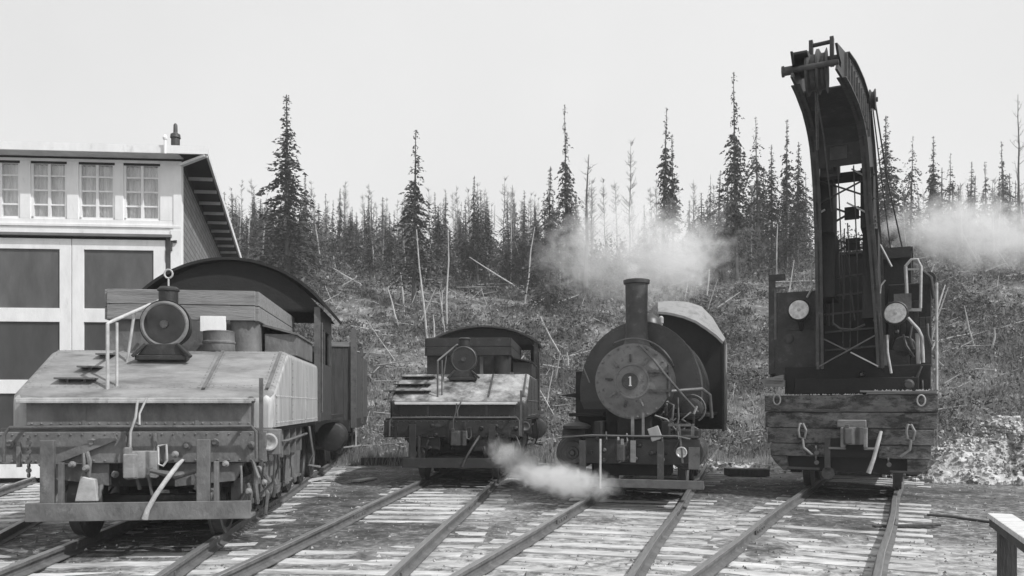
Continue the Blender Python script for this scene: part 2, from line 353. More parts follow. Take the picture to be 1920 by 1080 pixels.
# ------------------------------------------------------------------ slope-backed tender locomotives (tender towards us)
def rr_ring(y, hw, z0, z1, rad, n=5):
    p = [(-hw, z0), (hw, z0)]
    p += arc(hw - rad, z1 - rad, rad, rad, 0, 90, n) + arc(-hw + rad, z1 - rad, rad, rad, 90, 180, n)
    return [(x, y, z) for x, z in p]
def tender_engine(fr, name, label, P):
    root = empty(name, (fr.x, fr.y, 0), -fr.th); tag(root, label, 'steam locomotive')
    big = P['near']
    # water tank: slope then level top
    mb = MB()
    prof = [(0, 1.36, 1.60), (.03, 1.39, 1.635), (.10, 1.42, 1.68), (.5, 1.42, 1.90), (.98, 1.42, 2.17), (1.10, 1.42, 2.20), (2.4, 1.42, 2.2), (4.1, 1.42, 2.2)]
    mb.loft([rr_ring(y, hw, 1.26, z, .09) for y, hw, z in prof])
    tank = mb.build('tank', [P['side'], P['top']], root, smooth=True)
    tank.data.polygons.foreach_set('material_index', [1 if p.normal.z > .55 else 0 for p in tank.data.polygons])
    sm_ = MB()
    def slope(y): return 1.655 + (y - .06) * .545
    for x in (.62, 1.33):
        sm_.cut()
        sm_.bar((x, .10, slope(.10) + .035), (x, 1.02, slope(1.02) + .02), .035, .012)
        rivets(sm_, [(x + dx, .15 + k * .075, slope(.15 + k * .075) + .035) for k in range(12) for dx in (-.05, .05)], .009, 'z', 1)
    sm_.build('seam', P['trim'], tank)
    rr = MB(); rivets(rr, [(x, y, slope(y) + .03) for y in (.16, .98) for x in np.arange(-1.32, 1.35, .085)], .010, 'z', 1); rivets(rr, [(-1.30, .15 + k * .075, slope(.15 + k * .075) + .03) for k in range(12)], .010, 'z', 1); rivets(rr, [(x, .0, 1.60) for x in ()], .01) if 0 else None; rr.build('rivets', P['top'], tank)
    rv = MB(); rivets(rv, [(1.43, .12 + k * .16, z) for k in range(25) for z in (1.31, 1.62)], .013, 'x', 1)
    for yy in (.13, 1.35, 2.7): rivets(rv, [(1.43, yy, 1.34 + k * .09) for k in range(4 if yy < .5 else 9)], .013, 'x', 1); rv.box(1.421, 1.427, yy - .03, yy + .03, 1.28, 1.64 if yy < .5 else 2.1)
    rv.build('rivets', P['side'], tank)
    # box below the lip
    mb = MB(); mb.box(-1.20, 1.18, -.10, .0, 1.285, 1.555); mb.build('toolbox', P['face'], root, bev=.01)
    mb = MB(); mb.box(-1.27, 1.22, -.20, .02, 1.558, 1.59); mb.box(-1.26, 1.21, -.205, -.19, 1.535, 1.57); mb.build('shelf_plate', P['lip'], root, bev=.006)
    rv = MB(); rivets(rv, [(-1.14 + k * .1, -.102, z) for k in range(24) for z in (1.31, 1.53)], .015); rivets(rv, [(-1.45 + k * .12, -.122, .90) for k in range(24)], .015); rivets(rv, [(-1.45 + k * .12, -.122, 1.19) for k in range(24)], .013)
    for x in (-.6, .0, .6): rv.box(x - .02, x + .02, -.107, -.10, 1.29, 1.55)
    rv.build('rivets', P['trim'], root)
    # end beam
    mb = MB(); mb.box(-1.50, 1.36, -.12, .06, .87, 1.22); mb.box(-1.50, 1.40, -.02, .3, 1.18, 1.26)
    for x in (-1.35, -.95, -.5, .5, .8, 1.2): mb.lathe([(.05, 0), (.05, .03), (.03, .035), (.03, .06)], (x, -.12, 1.08 + .02 * sin(x * 9)), (0, -1, 0), 8)
    for x0 in (-.16, .16): mb.box(x0 - .02, x0 + .02, -.15, -.12, .76, 1.2)
    mb.build('end_beam', P['beam'], root, bev=.012)
    mb = MB(); mb.prism([(-1.1, .86), (-.35, .86), (-.35, .62), (-.95, .70)], 'y', -.06, .02); mb.cut(); mb.prism([(.35, .86), (1.1, .86), (1.0, .66), (.35, .60)], 'y', -.06, .02)
    mb.cut(); mb.bar((-.92, -.15, .90), (-.25, -.15, 1.17), .03, .09); mb.cut(); mb.bar((-1.25, -.14, .84), (-1.25, -.14, 1.12), .05, .04); mb.build('brace', P['beam'], root)
    mb = MB(); z = 1.27; pts = [(-1.36, -.24, .90), (-1.35, -.25, 1.2), (-1.30, -.25, z), (-.4, -.25, z + .01), (.5, -.25, z + .005), (1.22, -.25, z + .01), (1.27, -.25, 1.22), (1.27, -.22, .92)]
    mb.tube(pts, .019, 8)
    for x in (-1.2, -.1, 1.1): mb.bar((x, -.25, z), (x, -.10, z), .03, .03)
    mb.build('grab_rail', P['grab'], root, smooth=True)
    # lift rod and chain
    mb = MB(); mb.tube([(.02, -.27, 1.56), (.0, -.27, 1.38), (-.05, -.28, 1.22), (-.06, -.26, 1.05)], .014, 6); mb.tube([(.1, -.21, 1.60), (.03, -.24, 1.42), (.04, -.27, 1.30)], .012, 6)
    mb.tube([(.20, -.16, 1.06), (.21, -.18, .86), (.26, -.18, .84), (.30, -.17, .9), (.29, -.16, 1.08), (.2, -.16, 1.06)], .014, 6)
    mb.build('lift_rod', 'pale_pipe' if big else 'mid_steel', root, smooth=True)
    c = coupler(root, .06, -.18, .86, P['coupler'])
    # footboard
    mb = MB(); mb.box(-1.05, 1.25, -.46, -.42, .28, .475); mb.box(-1.05, 1.25, -.42, -.16, .28, .32); mb.build('footboard', P['board'], root, bev=.006)
    mb = MB()
    for x in (-.86, .74): mb.box(x - .07, x + .07, -.40, -.34, .30, 1.14); mb.box(x + .11, x + .16, -.40, -.34, .3, .9); mb.bar((x, -.37, .35), (x, .25, .7), .05, .05); mb.cut()
    mb.build('hanger', P['beam'], root, bev=.008)
    # hose, lamp
    mb = MB(); mb.tube([(.46, -.16, .90), (.45, -.30, .86), (.36, -.42, .70), (.27, -.49, .54), (.20, -.51, .40), (.17, -.50, .30)], [.018, .026, .026, .026, .026, .034], 10)
    mb.build('air_hose', 'hose_rubber' if big else 'dark_steel', root, smooth=True)
    l = MB().box(1.27, 1.50, -.08, .06, .95, 1.24).build('marker_lamp', P['beam'], root, bev=.01)
    MB().lathe([(.095, 0), (.10, -.03), (.08, -.035), (.04, -.01), (.01, -.005)], (1.385, -.085, 1.10), 'y', 20).build('lens', 'mid_steel' if not big else 'tender_side', l, smooth=True)
    rc = random.Random(3 if big else 4); fm = ('tender_grey', 'mid_steel', 'grey_paint') if big else ('black_iron',) * 3
    for k in range(26 if big else 10):      # cocks, pipes and hangers under the beam and round the right end
        if k < 10: x = rc.uniform(-1.0, .95); z = rc.uniform(.62, 1.0); y = rc.uniform(-.22, -.1)
        else: x = rc.uniform(.92, 1.36); z = rc.uniform(.45, 1.12); y = rc.uniform(-.25, .6)
        if k % 3 == 0: o_ = MB().lathe([(.035, 0), (.04, .03), (.025, .05), (.02, .09)], (x, y, z), (0, -1, 0), 10)
        else:
            dx = rc.uniform(-.06, .06); o_ = MB().tube([(x, y, z), (x + dx, y - .03, z - .10), (x + dx * .4, y, z - rc.uniform(.2, .36))], rc.uniform(.014, .028), 6)
        o_.build('fitting', fm[k % 3], root, smooth=True)
    if big:
        MB().prism([(-.66, .46), (-.42, .46), (-.45, .70), (-.60, .74)], 'y', -.20, -.12).build('splash_guard', 'pale_pipe', root, bev=.01)
        mb = MB()
        for k in range(9): mb.lathe([(.028, -.008), (.028, .008)], (-1.10, -.26, 1.16 - k * .05), (0, 1, 0) if k % 2 else (1, 0, 0), 8)
        mb.build('chain', 'mid_steel', root)
        MB().tube([(.16, -.3, .80), (.42, -.28, .74), (.62, -.2, .78)], [.02, .045, .02], 8).build('hose_coupling', 'mid_steel', root, smooth=True)
    # left corner clutter and upright stake
    mb = MB(); mb.box(1.28, 1.32, -.13, -.09, .9, 1.82); mb.build('stake', 'mid_steel', root)
    # frame and trucks
    mb = MB(); mb.box(-1.15, -.9, .06, 4.2, .95, 1.255); mb.box(.9, 1.15, .06, 4.2, .95, 1.255); mb.box(-.3, .3, .06, 4.2, .8, 1.2); mb.box(-1.38, 1.38, .1, 4.2, 1.2, 1.258); mb.build('underframe', 'black_iron', root)
    truck(root, 1.2, P['truck']); truck(root, 3.25, P['truck'])
    # hand rods and piping along the right sill
    mb = MB(); mb.tube([(1.36, .0, 1.2), (1.42, .1, .9), (1.38, .2, .62), (1.2, .3, .45)], .016, 6); mb.tube([(1.38, .3, 1.22), (1.40, .5, .8), (1.3, .7, .6)], .016, 6)
    mb.tube([(1.36, .15, 1.1), (1.36, 1.2, 1.05), (1.36, 3.2, 1.08)], .02, 6); mb.tube([(1.2, -.1, .9), (1.28, -.15, .7), (1.18, -.12, .45), (1.12, -.1, .22)], .022, 6)
    mb.tube([(1.45, 2.8, 1.2), (1.5, 2.85, .8), (1.42, 2.9, .62), (1.6, 2.95, .58)], .022, 6)
    for k in range(5): mb.box(1.16, 1.34, .5 + k * .55, .62 + k * .55, .85, 1.2)
    mb.build('brake_rigging', P['truck'], root, smooth=True)
    for y0 in (1.2, 3.25):
        for k in range(9):
            y = y0 - .62 + k * .155; hh = .10 + .10 * abs(sin(k * 2.3))
            MB().tube([(1.13, y, .34 + hh * .3), (1.15, y, .84)], .030, 6).lathe([(.05, 0), (.05, .03)], (1.14, y, .34 + hh * .3), 'z', 8).build('spring_hanger', P['truck'], root)
    MB().tube([(1.18 + .02 * sin(a * 2), .25 + .0 * a, .98 + .10 * cos(a)) if False else (1.22, .45 + .13 * sin(a), .92 + .13 * cos(a)) for a in np.linspace(0, 2 * pi, 16)], .022, 6).build('ring', P['truck'], root, smooth=True)
    # steps on the left of the slope
    for k, (y, xa, xb) in enumerate([(.28, -1.28 - P['stepout'], -.62), (.55, -1.14 - P['stepout'], -.66), (.86, -1.05 - P['stepout'], -.62)]):
        st = MB().box(xa, xb, y - .09, y + .09, slope(y) + .035, slope(y) + .055).box(xa + .1, xa + .13, y - .02, y + .02, slope(y), slope(y) + .035).box(xb - .13, xb - .1, y - .02, y + .02, slope(y), slope(y) + .035)
        st.build('step', P['steps'], root)
    mb = MB()
    mb.tube([(-.44, .14, 1.66), (-.44, .14, 2.44), (-.42, .2, 2.47), (-.2, 1.25, 2.86)], .020, 8); mb.tube([(-.36, .2, 1.7), (-.36, .2, 2.46)], .016, 6); mb.tube([(-.44, .75, 2.0), (-.35, .75, 2.66)], .017, 6)
    mb.tube([(-.22, 1.2, 2.2), (-.22, 1.2, 2.84)], .014, 6)
    mb.build('handrail', P['rail'], root, smooth=True)
    # headlight on its stand
    hz = 2.51; hx = P['lampx']
    hl = MB().lathe([(.285, 0), (.30, -.01), (.30, .05), (.27, .06), (.26, .26), (.2, .36), (0, .38)], (hx, .86, hz), 'y', 36).build('headlight', P['lamp'], root, smooth=True)
    MB().lathe([(.288, -.02), (.262, -.035), (.245, -.03), (.238, 0)], (hx, .86, hz), 'y', 36).build('bezel', 'tender_grey' if big else 'dark_steel', hl, smooth=True)
    mb = MB(); mb.lathe([(.24, -.01), (.235, .0), (.21, .06), (.15, .12), (.05, .15), (.01, .152)], (hx, .845, hz), 'y', 32); mb.build('lens', 'lamp_glass' if big else 'black_iron', hl, smooth=True)
    mb = MB(); mb.tube([(hx, .81, hz), (hx, .83, hz)], .05, 10)
    mb.tube([(hx, .86, hz - .22), (hx, .85, hz)], .012, 6)
    mb.build('burner', 'dark_steel', hl)
    mb = MB().lathe([(.09, 0), (.115, .02), (.115, .16), (.13, .17), (.13, .19), (.1, .22)], (hx, 1.0, hz + .26), 'z', 16); mb.build('chimney', 'black_iron', hl, smooth=True)
    if big: MB().tube([(hx, 1, hz + .45), (hx, 1, hz + .58)] + [(hx + .05 * sin(a), 1, hz + .645 - .055 * cos(a)) for a in np.linspace(0, 2 * pi, 12)], .012, 6).build('ring_handle', 'pale_pipe', hl, smooth=True)
    mb = MB(); mb.prism([(hx - .28, 2.12), (hx + .28, 2.12), (hx + .18, 2.26), (hx - .18, 2.26)], 'y', .72, 1.15); mb.box(hx - .30, hx + .30, .68, 1.2, 2.06, 2.12); mb.bar((hx + .18, .72, 2.26), (hx + .36, .66, 2.10), .05, .04); mb.bar((hx - .18, .72, 2.26), (hx - .32, .66, 2.10), .05, .04)
    mb.build('lamp_stand', 'black_iron', root, bev=.01)
    # coal bunker
    mb = MB()
    mb.box(-.92, .93, 1.44, 1.50, 2.63, 2.82); mb.box(-.92, .93, 1.435, 1.495, 2.83, 3.02)
    for x in (-.94, .94):
        mb.box(x - .03, x + .03, 1.5, 4.6, 2.63, 2.82); mb.box(x - .03, x + .03, 1.5, 4.6, 2.83, 3.02)
    mb.build('bunker_boards', P['planks'], root, bev=.006)
    mb = MB(); mb.box(-.92, -.20, 1.52, 1.58, 2.19, 2.64); mb.box(.32, .70, 1.70, 1.75, 2.19, 2.64); mb.box(-.2, .5, 1.9, 1.95, 2.19, 2.9)
    mb.lathe([(.19, 0), (.19, .44)], (.76, 1.68, 2.19), 'z', 24); mb.box(-.93, -.88, 1.55, 4.4, 2.19, 2.63); mb.box(.88, .93, 1.8, 4.4, 2.19, 2.63)
    mb.build('bunker', P['bunker'], root, smooth=True)
    MB().box(-.9, .9, 2.2, 4.3, 2.2, 2.58).build('coal', 'soot_shade_black', root)
    bx = MB(); bx.box(.97, 1.40, 1.9, 3.6, 2.2, 2.50); b_ = bx.build('toolbox', P['face'], root, bev=.01)
    MB().mesh([(.95, 1.85, 2.60), (1.42, 1.85, 2.48), (1.42, 3.65, 2.48), (.95, 3.65, 2.60), (.95, 1.85, 2.63), (1.42, 1.85, 2.51), (1.42, 3.65, 2.51), (.95, 3.65, 2.63)], [(0, 1, 2, 3), (4, 5, 6, 7), (0, 1, 5, 4), (1, 2, 6, 5), (2, 3, 7, 6), (3, 0, 4, 7)]).build('lid', P['bunker'], b_)
    # keg and pale box beside the lamp
    if big:
        mb = MB().lathe([(.19, 0), (.20, .02), (.195, .1), (.205, .11), (.205, .13), (.195, .14), (.19, .24), (.2, .26), (.17, .27)], (.52, 1.25, 2.20), 'z', 20); mb.build('filler_hatch', P['bunker'], root, smooth=True)
        mb = MB().box(.24, .56, 1.42, 1.47, 2.48, 2.68); mb.build('notice_plate', 'white_paint', root, bev=.004)
    else:
        mb = MB().box(.95, 1.02, 1.3, 1.5, 2.2, 2.25); mb.bar((.3, 1.55, 2.2), (.3, 1.55, 2.66), .07); mb.build('bunker_post', 'mid_steel', root)
    # cab
    cy0, cy1, hw, zt, ze = 4.35 - P['cabnear'], 6.3, P['cabw'], P['cabtop'], 3.14
    oy = cy0 - .12
    a = [(hw * sin(radians(t)) / sin(radians(52)), ze + (zt - ze) * (cos(radians(t)) - cos(radians(52))) / (1 - cos(radians(52)))) for t in np.linspace(-52, 52, 25)]
    outer = a; inner = [(x * .985, z - .045) for x, z in a]
    mb = MB(); mb.prism(outer + inner[::-1], 'y', oy, cy1 + .25)
    mb.build('cab_roof', P['roof'], root, smooth=True)
    ib = [(x * .93, z - .06) for x, z in a]
    mb = MB(); mb.prism([(-hw * .93, ze - .02)] + ib + [(hw * .93, ze - .02)], 'y', cy0, cy0 + .04); mb.build('arch_shade', 'soot_shade_black', root)  # black sheet across the arch stands in for the shaded cab interior
    wx = min(hw * .93, 1.40)
    mb = MB()
    for s in (-1, 1):
        x = s * wx
        mb.box(x - .02, x + .02, cy0, cy1, 1.25, 2.25); mb.box(x - .02, x + .02, cy0, cy1, 2.85, ze + .05)
        mb.box(x - .02, x + .02, cy1 - .35, cy1, 2.25, 2.85); mb.box(x - .02, x + .02, cy0 + .85, cy0 + 1.0, 2.25, 2.85); mb.cut()
    mb.build('cab_side', P['cab'], root, bev=.005)
    mb = MB()
    for s in (-1, 1):
        mb.box(s * wx - .05, s * wx + .05, cy0 - .03, cy0 + .08, 1.25, ze + .02)
        mb.tube([(s * (wx + .07), cy0 + .05, 1.4), (s * (wx + .07), cy0 + .05, 2.9)], .016, 6); mb.cut()
    mb.build('cab_post', P['post'], root)
    mb = MB(); mb.box(-wx, wx, cy1 - .05, cy1, 1.25, 2.55)
    for x0, x1 in ((-wx, -1.12), (-.55, .55), (1.12, wx)): mb.box(x0, x1, cy1 - .05, cy1, 2.55, 3.10)
    mb.prism([(-wx, 3.10)] + ib + [(wx, 3.10)], 'y', cy1 - .05, cy1)
    mb.build('cab_front', 'soot_shade_black', root)
    mb = MB(); mb.lathe([(.7, 0), (.7, .1), (.65, .12)], (0, cy1 - .1, 2.1), (0, -1, 0), 28); mb.box(-.25, .25, cy1 - .3, cy1 - .1, 1.6, 2.0); mb.tube([(-.5, cy1 - .25, 2.5), (.4, cy1 - .3, 2.6)], .025, 6); mb.build('backhead', 'soot_shade_black', root, smooth=True)
    # boiler beyond the cab
    mb = MB(); mb.lathe([(.78, 0), (.78, 2.9), (.72, 2.92), (.72, 4.0), (.6, 4.05), (.1, 4.1)], (0, cy1, 2.1), 'y', 32); mb.build('boiler', 'black_iron', root, smooth=True)
    mb = MB(); mb.lathe([(.22, 0), (.19, .1), (.2, .6), (.24, .7)], (0, cy1 + 3.3, 2.75), 'z', 20); mb.build('chimney', 'black_iron', root, smooth=True)
    mb = MB(); mb.lathe([(.34, 0), (.3, .1), (.3, .3), (.2, .42), (.02, .46)], (0, cy1 + 1.3, 2.8), 'z', 20); mb.build('dome', 'black_iron', root, smooth=True)
    mb = MB(); mb.box(-1.3, 1.3, cy1, cy1 + 4.1, 1.25, 1.32); mb.box(-.6, -.5, cy0, cy1 + 4.1, .6, 1.25); mb.box(.5, .6, cy0, cy1 + 4.1, .6, 1.25); mb.build('frame', 'black_iron', root)
    for k in range(3): wheelset(root, cy0 + .8 + k * 1.55, .58, 'black_iron')
    for s in (-1, 1):
        MB().lathe([(.3, 0), (.33, .02), (.33, .8), (.3, .82)], (s * 1.1, cy1 + 3.0, .8), 'y', 20).build('cylinder', 'black_iron', root, smooth=True)
    return root
big = tender_engine(T1, 'steam_locomotive', 'pale grey locomotive with a planked slope-backed tender, nearest at left beside the engine house', dict(
    near=1, side='tender_side', top='tender_grey', trim='grey_paint', face='grey_paint', lip='tender_side', beam='grey_paint', rail='pale_pipe', grab='mid_steel', coupler='tender_grey', board='grey_paint',
    truck='grey_paint', stepout=-.24, steps='mid_steel', lamp='black_iron', lampx=-.03, planks='weathered_wood', bunker='grey_paint', cabnear=.1, cabw=1.60, cabtop=3.95, roof='soot_shade_black', cab='dark_steel', post='mid_steel'))
small = tender_engine(T2, 'steam_locomotive', 'small dark locomotive with dusty tender top, standing back between the two nearer locomotives', dict(
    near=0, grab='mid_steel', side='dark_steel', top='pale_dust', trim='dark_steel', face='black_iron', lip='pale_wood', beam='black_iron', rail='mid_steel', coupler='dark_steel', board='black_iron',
    truck='black_iron', stepout=.30, steps='black_iron', lamp='black_iron', lampx=.0, planks='black_iron', bunker='black_iron', cabnear=0, cabw=1.46, cabtop=3.58, roof='dark_steel', cab='dark_steel', post='dark_steel'))

# ------------------------------------------------------------------ goods wagon behind the near locomotive
def wagon():
    fr = Frame(780, 20.6); root = empty('boxcar', (fr.x, fr.y, 0), -fr.th); tag(root, 'dark boarded wagon with tall end post, partly hidden behind the nearest tender', 'railway wagon')
    mb = MB()
    for k in range(12): mb.box(-1.4 + k * .234, -1.4 + (k + 1) * .234 - .008, 0, .05, 1.15, 3.05)
    for k in range(20): mb.box(1.37, 1.42, .05 + k * .3, .05 + (k + 1) * .3 - .008, 1.15, 3.0); mb.box(-1.42, -1.37, .05 + k * .3, .05 + (k + 1) * .3 - .008, 1.15, 3.0)
    mb.box(-1.36, 1.36, .06, 6, 1.15, 1.25); mb.box(-1.4, 1.4, 6, 6.05, 1.15, 3.05)
    mb.build('body', 'dark_wood', root)
    mb = MB(); mb.box(-1.45, 1.45, -.03, .04, 3.05, 3.16); mb.build('top_rail', 'weathered_wood', root)
    for s in (-1, 1):
        mb = MB().box(s * 1.43 - .07, s * 1.43 + .07, -.06, .08, .95, 3.5); mb.cut(); mb.box(s * 1.43 - .05, s * 1.43 + .05, 3, 3.1, 1.0, 3.2); mb.cut(); mb.build('corner_post', 'mid_steel', root)
    mb = MB(); mb.box(-1.35, 1.35, -.1, .1, .85, 1.15); mb.box(-1.4, -1.2, .1, 6, .9, 1.15); mb.box(1.2, 1.4, .1, 6, .9, 1.15); mb.build('frame', 'black_iron', root)
    mb = MB(); mb.tube([(1.5, -.2, .5), (1.5, -.2, .95)], .02); mb.bar((1.2, -.22, .45), (1.62, -.22, .5), .16, .03); mb.build('step', 'pale_pipe', root)
    truck(root, 1.2, 'black_iron'); truck(root, 4.8, 'black_iron')
wagon()

# ------------------------------------------------------------------ saddle-tank locomotive
def tank_engine():
    fr = T3; root = empty('tank_locomotive', (fr.x, fr.y, 0), -fr.th); tag(root, 'black saddle-tank steam locomotive with tall chimney, numbered 1 on its round smokebox door', 'steam locomotive')
    S = 'smokebox_grey'
    # smokebox and door
    mb = MB().lathe([(.60, .42), (.635, .42), (.64, .46), (.64, 1.35), (.60, 1.36)], (0, 0, 1.92), 'y', 48); mb.build('smokebox', 'dark_steel', root, smooth=True)
    d = MB().lathe([(.635, .43), (.635, .405), (.60, .395), (.57, .40), (.52, .385), (.40, .355), (.30, .34), (.295, .32), (.27, .318), (.265, .335), (.15, .325), (.0, .32)], (0, 0, 1.92), 'y', 48).build('smokebox_door', S, root, smooth=True)
    mb = MB()
    for k in range(22):
        a = 2 * pi * k / 22; mb.lathe([(.022, 0), (.020, .03), (.006, .034)], (.60 * cos(a), .40, 1.92 + .60 * sin(a)), (0, -1, 0), 6)
    mb.build('bolts', S, d)
    for k in range(9):
        a = 2 * pi * k / 9 + .25; c = cos(a); s_ = sin(a)
        MB().bar((.33 * c, .325, 1.92 + .33 * s_), (.45 * c, .345, 1.92 + .45 * s_), .035, .03).tube([(.36 * c, .34, 1.92 + .36 * s_), (.36 * c, .29, 1.92 + .36 * s_)], .022, 6).build('door_clamp', S if k % 2 else 'dark_steel', d)
    pl = MB().lathe([(.135, 0), (.14, -.02), (.12, -.022), (.118, -.012), (0, -.012)], (-.03, .32, 1.92), 'y', 28).build('number_plate', 'dark_steel', d, smooth=True)
    MB().prism([(-.045, 1.84), (.0, 1.84), (.0, 1.855), (-.01, 1.855), (-.01, 2.0), (-.03, 2.0), (-.05, 1.985), (-.05, 1.975), (-.035, 1.98), (-.035, 1.855), (-.045, 1.855)], 'y', .285, .305).build('numeral', 'white_enamel', pl)
    mb = MB()
    for z in (2.08, 1.76): mb.bar((.28, .31, z), (.62, .36, z), .05, .04)
    mb.tube([(.60, .38, 1.66), (.60, .38, 2.18)], .028, 8)
    mb.build('door_hinge', 'dark_steel', d)
    # chimney
    mb = MB().lathe([(.30, 0), (.24, .05), (.205, .14), (.19, .28), (.185, .5), (.195, 1.12), (.225, 1.13), (.23, 1.19), (.20, 1.20), (.16, 1.18), (.15, .9), (.0, .85)], (0, .92, 2.50), 'z', 36); mb.build('chimney', 'dark_steel', root, smooth=True)
    # saddle tank: arched shell in three lengths with band seams
    def sad(hw, top, n=22):
        p = [(hw * .93, 1.45)] + arc(0, 1.78, hw, top - 1.78, -8, 188, n) + [(-hw * .93, 1.45)]
        return p
    mb = MB(); inn = arc(0, 1.92, .66, .66, 205, -25, 16)
    mb.prism(sad(1.08, 3.02), 'y', 1.30, 4.7); mb.build('saddle_tank', 'tank_black', root, smooth=True)
    for y in (1.38, 1.62, 3.0, 4.4):
        o = sad(1.09, 3.03); i = sad(1.05, 2.99); MB().prism(o + i[::-1], 'y', y, y + .035).build('tank_band', 'grey_paint', root, smooth=True)
    rv = MB(); rivets(rv, [(p[0] * .96, 1.298, (p[1] - 1.78) * .96 + 1.78) for p in sad(1.08, 3.02, 44)[2:-2]], .012); rv.build('rivets', 'tank_black', root)
    # handrail, slanting rod, bell cord
    mb = MB(); mb.tube([fr.p(.33, 1200, 648), fr.p(.31, 1225, 674), fr.p(.34, 1252, 708), fr.p(.6, 1280, 741), fr.p(.9, 1308, 772)], .022, 8); mb.cut()
    mb.tube([(-.44, 1.22, 2.62)] + [(.72 * cos(a) , .40, 1.92 + .72 * sin(a)) for a in np.linspace(2.0, .5, 12)] + [(.62, 1.0, 2.2)], .014, 6)
    mb.tube([fr.p(1.2, 1094, 690), fr.p(.9, 1106, 718)], .014, 6); mb.build('handrail', 'mid_steel', root, smooth=True)
    # running plates, side lumps
    mb = MB(); mb.box(-1.22, -.60, 1.0, 5, 1.32, 1.38); mb.box(.60, 1.22, 1.0, 5, 1.32, 1.38); mb.box(-1.20, -.70, 1.5, 3.3, 1.20, 2.15); mb.box(-1.1, -.60, 1.3, 3.3, .9, 1.6)
    mb.prism([(-1.52, 1.70), (-1.2, 1.66), (-1.1, 1.62), (-1.1, 1.76), (-1.2, 1.75)], 'y', 1.5, 1.56); mb.build('running_board', 'soot_shade_black', root, bev=.01)
    # brake pump and pipes on the right
    mb = MB().lathe([(.13, -.02), (.185, 0), (.19, .05), (.17, .06), (.17, .42), (.19, .43), (.19, .48), (.1, .5)], (.92, 1.05, 1.46), 'y', 24); mb.build('air_pump', 'dark_steel', root, smooth=True)
    mb = MB(); mb.tube([(.92 + .24 * cos(a), 1.0, 1.46 + .24 * sin(a)) for a in np.linspace(-1.0, 1.9, 12)], .018, 6)
    mb.tube([(.55, .7, 1.75), (.85, .9, 1.78), (1.1, 1.1, 1.80), (1.22, 1.3, 1.70), (1.25, 1.4, 1.3)], .03, 8)
    mb.tube([(.50, .6, 1.60), (.66, .6, 1.52), (.64, .6, 1.30), (.50, .6, 1.20)], .022, 6); mb.tube([(.35, .5, 1.35), (.55, .55, 1.28), (.7, .6, 1.1)], .02, 6); mb.tube([(.72, .7, 1.65), (.74, .65, 1.3), (.68, .6, 1.0)], .018, 6)
    mb.build('pipes', 'mid_steel', root, smooth=True)
    # smokebox saddle and frames
    mb = MB(); mb.box(-.26, .30, .45, 1.2, .95, 1.45); mb.box(-.5, .5, .7, 1.3, .9, 1.6); mb.box(-.62, -.5, .2, 7, .55, 1.25); mb.box(.5, .62, .2, 7, .55, 1.25); mb.box(-.6, .6, 1.3, 6.8, .7, 1.5); mb.build('frame', 'soot_shade_black', root, bev=.01)
    mb = MB(); mb.box(-.02, .03, .36, .40, .98, 1.33); mb.cut(); mb.box(.16, .20, .36, .40, 1.0, 1.40); mb.build('stay', 'tender_grey', root)
    # front beam
    mb = MB(); mb.box(-.72, 1.12, .0, .16, .56, .98); mb.box(-1.12, 1.10, -.02, .5, .99, 1.02)
    for x in (-.62, -.45, .42, .6): mb.lathe([(.035, 0), (.03, .04)], (x, 0, .75), (0, -1, 0), 6)
    mb.build('buffer_beam', 'black_iron', root, bev=.012)
    mb = MB(); mb.tube([(-1.1, -.08, .99), (-.6, -.08, 1.03), (.1, -.08, 1.02), (.75, -.08, 1.03), (.98, -.08, .98)], .016, 6); mb.build('lift_bar', 'mid_steel', root, smooth=True)
    coupler(root, -.03, -.02, .76, 'dark_steel')
    mb = MB(); mb.tube([(-.16, -.12, 1.0), (-.15, -.2, .85), (-.12, -.2, .6)], .02, 6); mb.box(-.1, -.06, -.25, -.2, .62, .98); mb.box(.04, .12, -.14, -.1, .6, .95); mb.build('knuckle_lever', 'tender_grey', root, smooth=True)
    mb = MB(); mb.box(-1.26, 1.20, -.34, -.29, .21, .345); mb.box(-1.26, 1.20, -.29, -.05, .21, .25); mb.build('footboard', 'mid_steel', root, bev=.008)
    mb = MB()
    for x in (-.72, .53): mb.box(x - .05, x + .05, -.27, -.22, .3, .95); mb.cut()
    mb.build('hanger', 'dark_steel', root)
    MB().tube([(-.41, -.36, .18), (-.41, -.36, .98)], .018, 8).build('uncoupling_post', 'pale_pipe', root, smooth=True)
    # tilted bracket on the beam
    mb = MB(); M = Matrix.Translation((.42, -.02, 1.05)) @ Matrix.Rotation(-.35, 4, 'Y'); mb.box(-.09, .09, 0, .06, -.1, .12, M); mb.build('lamp_bracket', 'tender_side', root, bev=.01)
    mb = MB(); mb.box(.62, 1.0, .05, .09, 1.18, 1.22); mb.box(.98, 1.03, .05, .1, .95, 1.22); mb.cut(); mb.bar((.8, .0, 1.2), (.86, -.05, .6), .03); mb.cut(); mb.box(.95, 1.12, -.05, 0, .5, .85); mb.build('bracket', 'mid_steel', root)
    rc = random.Random(12)
    for k in range(14):
        x = rc.uniform(-.6, .8); z = rc.uniform(.62, 1.0); y = -.02
        (MB().lathe([(.03, 0), (.035, .03), (.02, .06)], (x, y, z), (0, -1, 0), 10) if k % 3 else MB().tube([(x, y - .02, z + .12), (x + .02, y - .08, z), (x + rc.uniform(-.08, .08), y - .05, z - .2)], .016, 6)).build('fitting', 'mid_steel' if k % 2 else 'black_iron', root, smooth=True)
    for k in range(10):
        x = rc.uniform(.45, 1.05); z = rc.uniform(1.1, 1.7); MB().tube([(x, .7, z), (x + rc.uniform(-.15, .15), .6, z - .12), (x + rc.uniform(-.2, .2), .75, z - .3)], rc.uniform(.014, .026), 6).build('pipe', 'mid_steel' if k % 2 else 'black_iron', root, smooth=True)
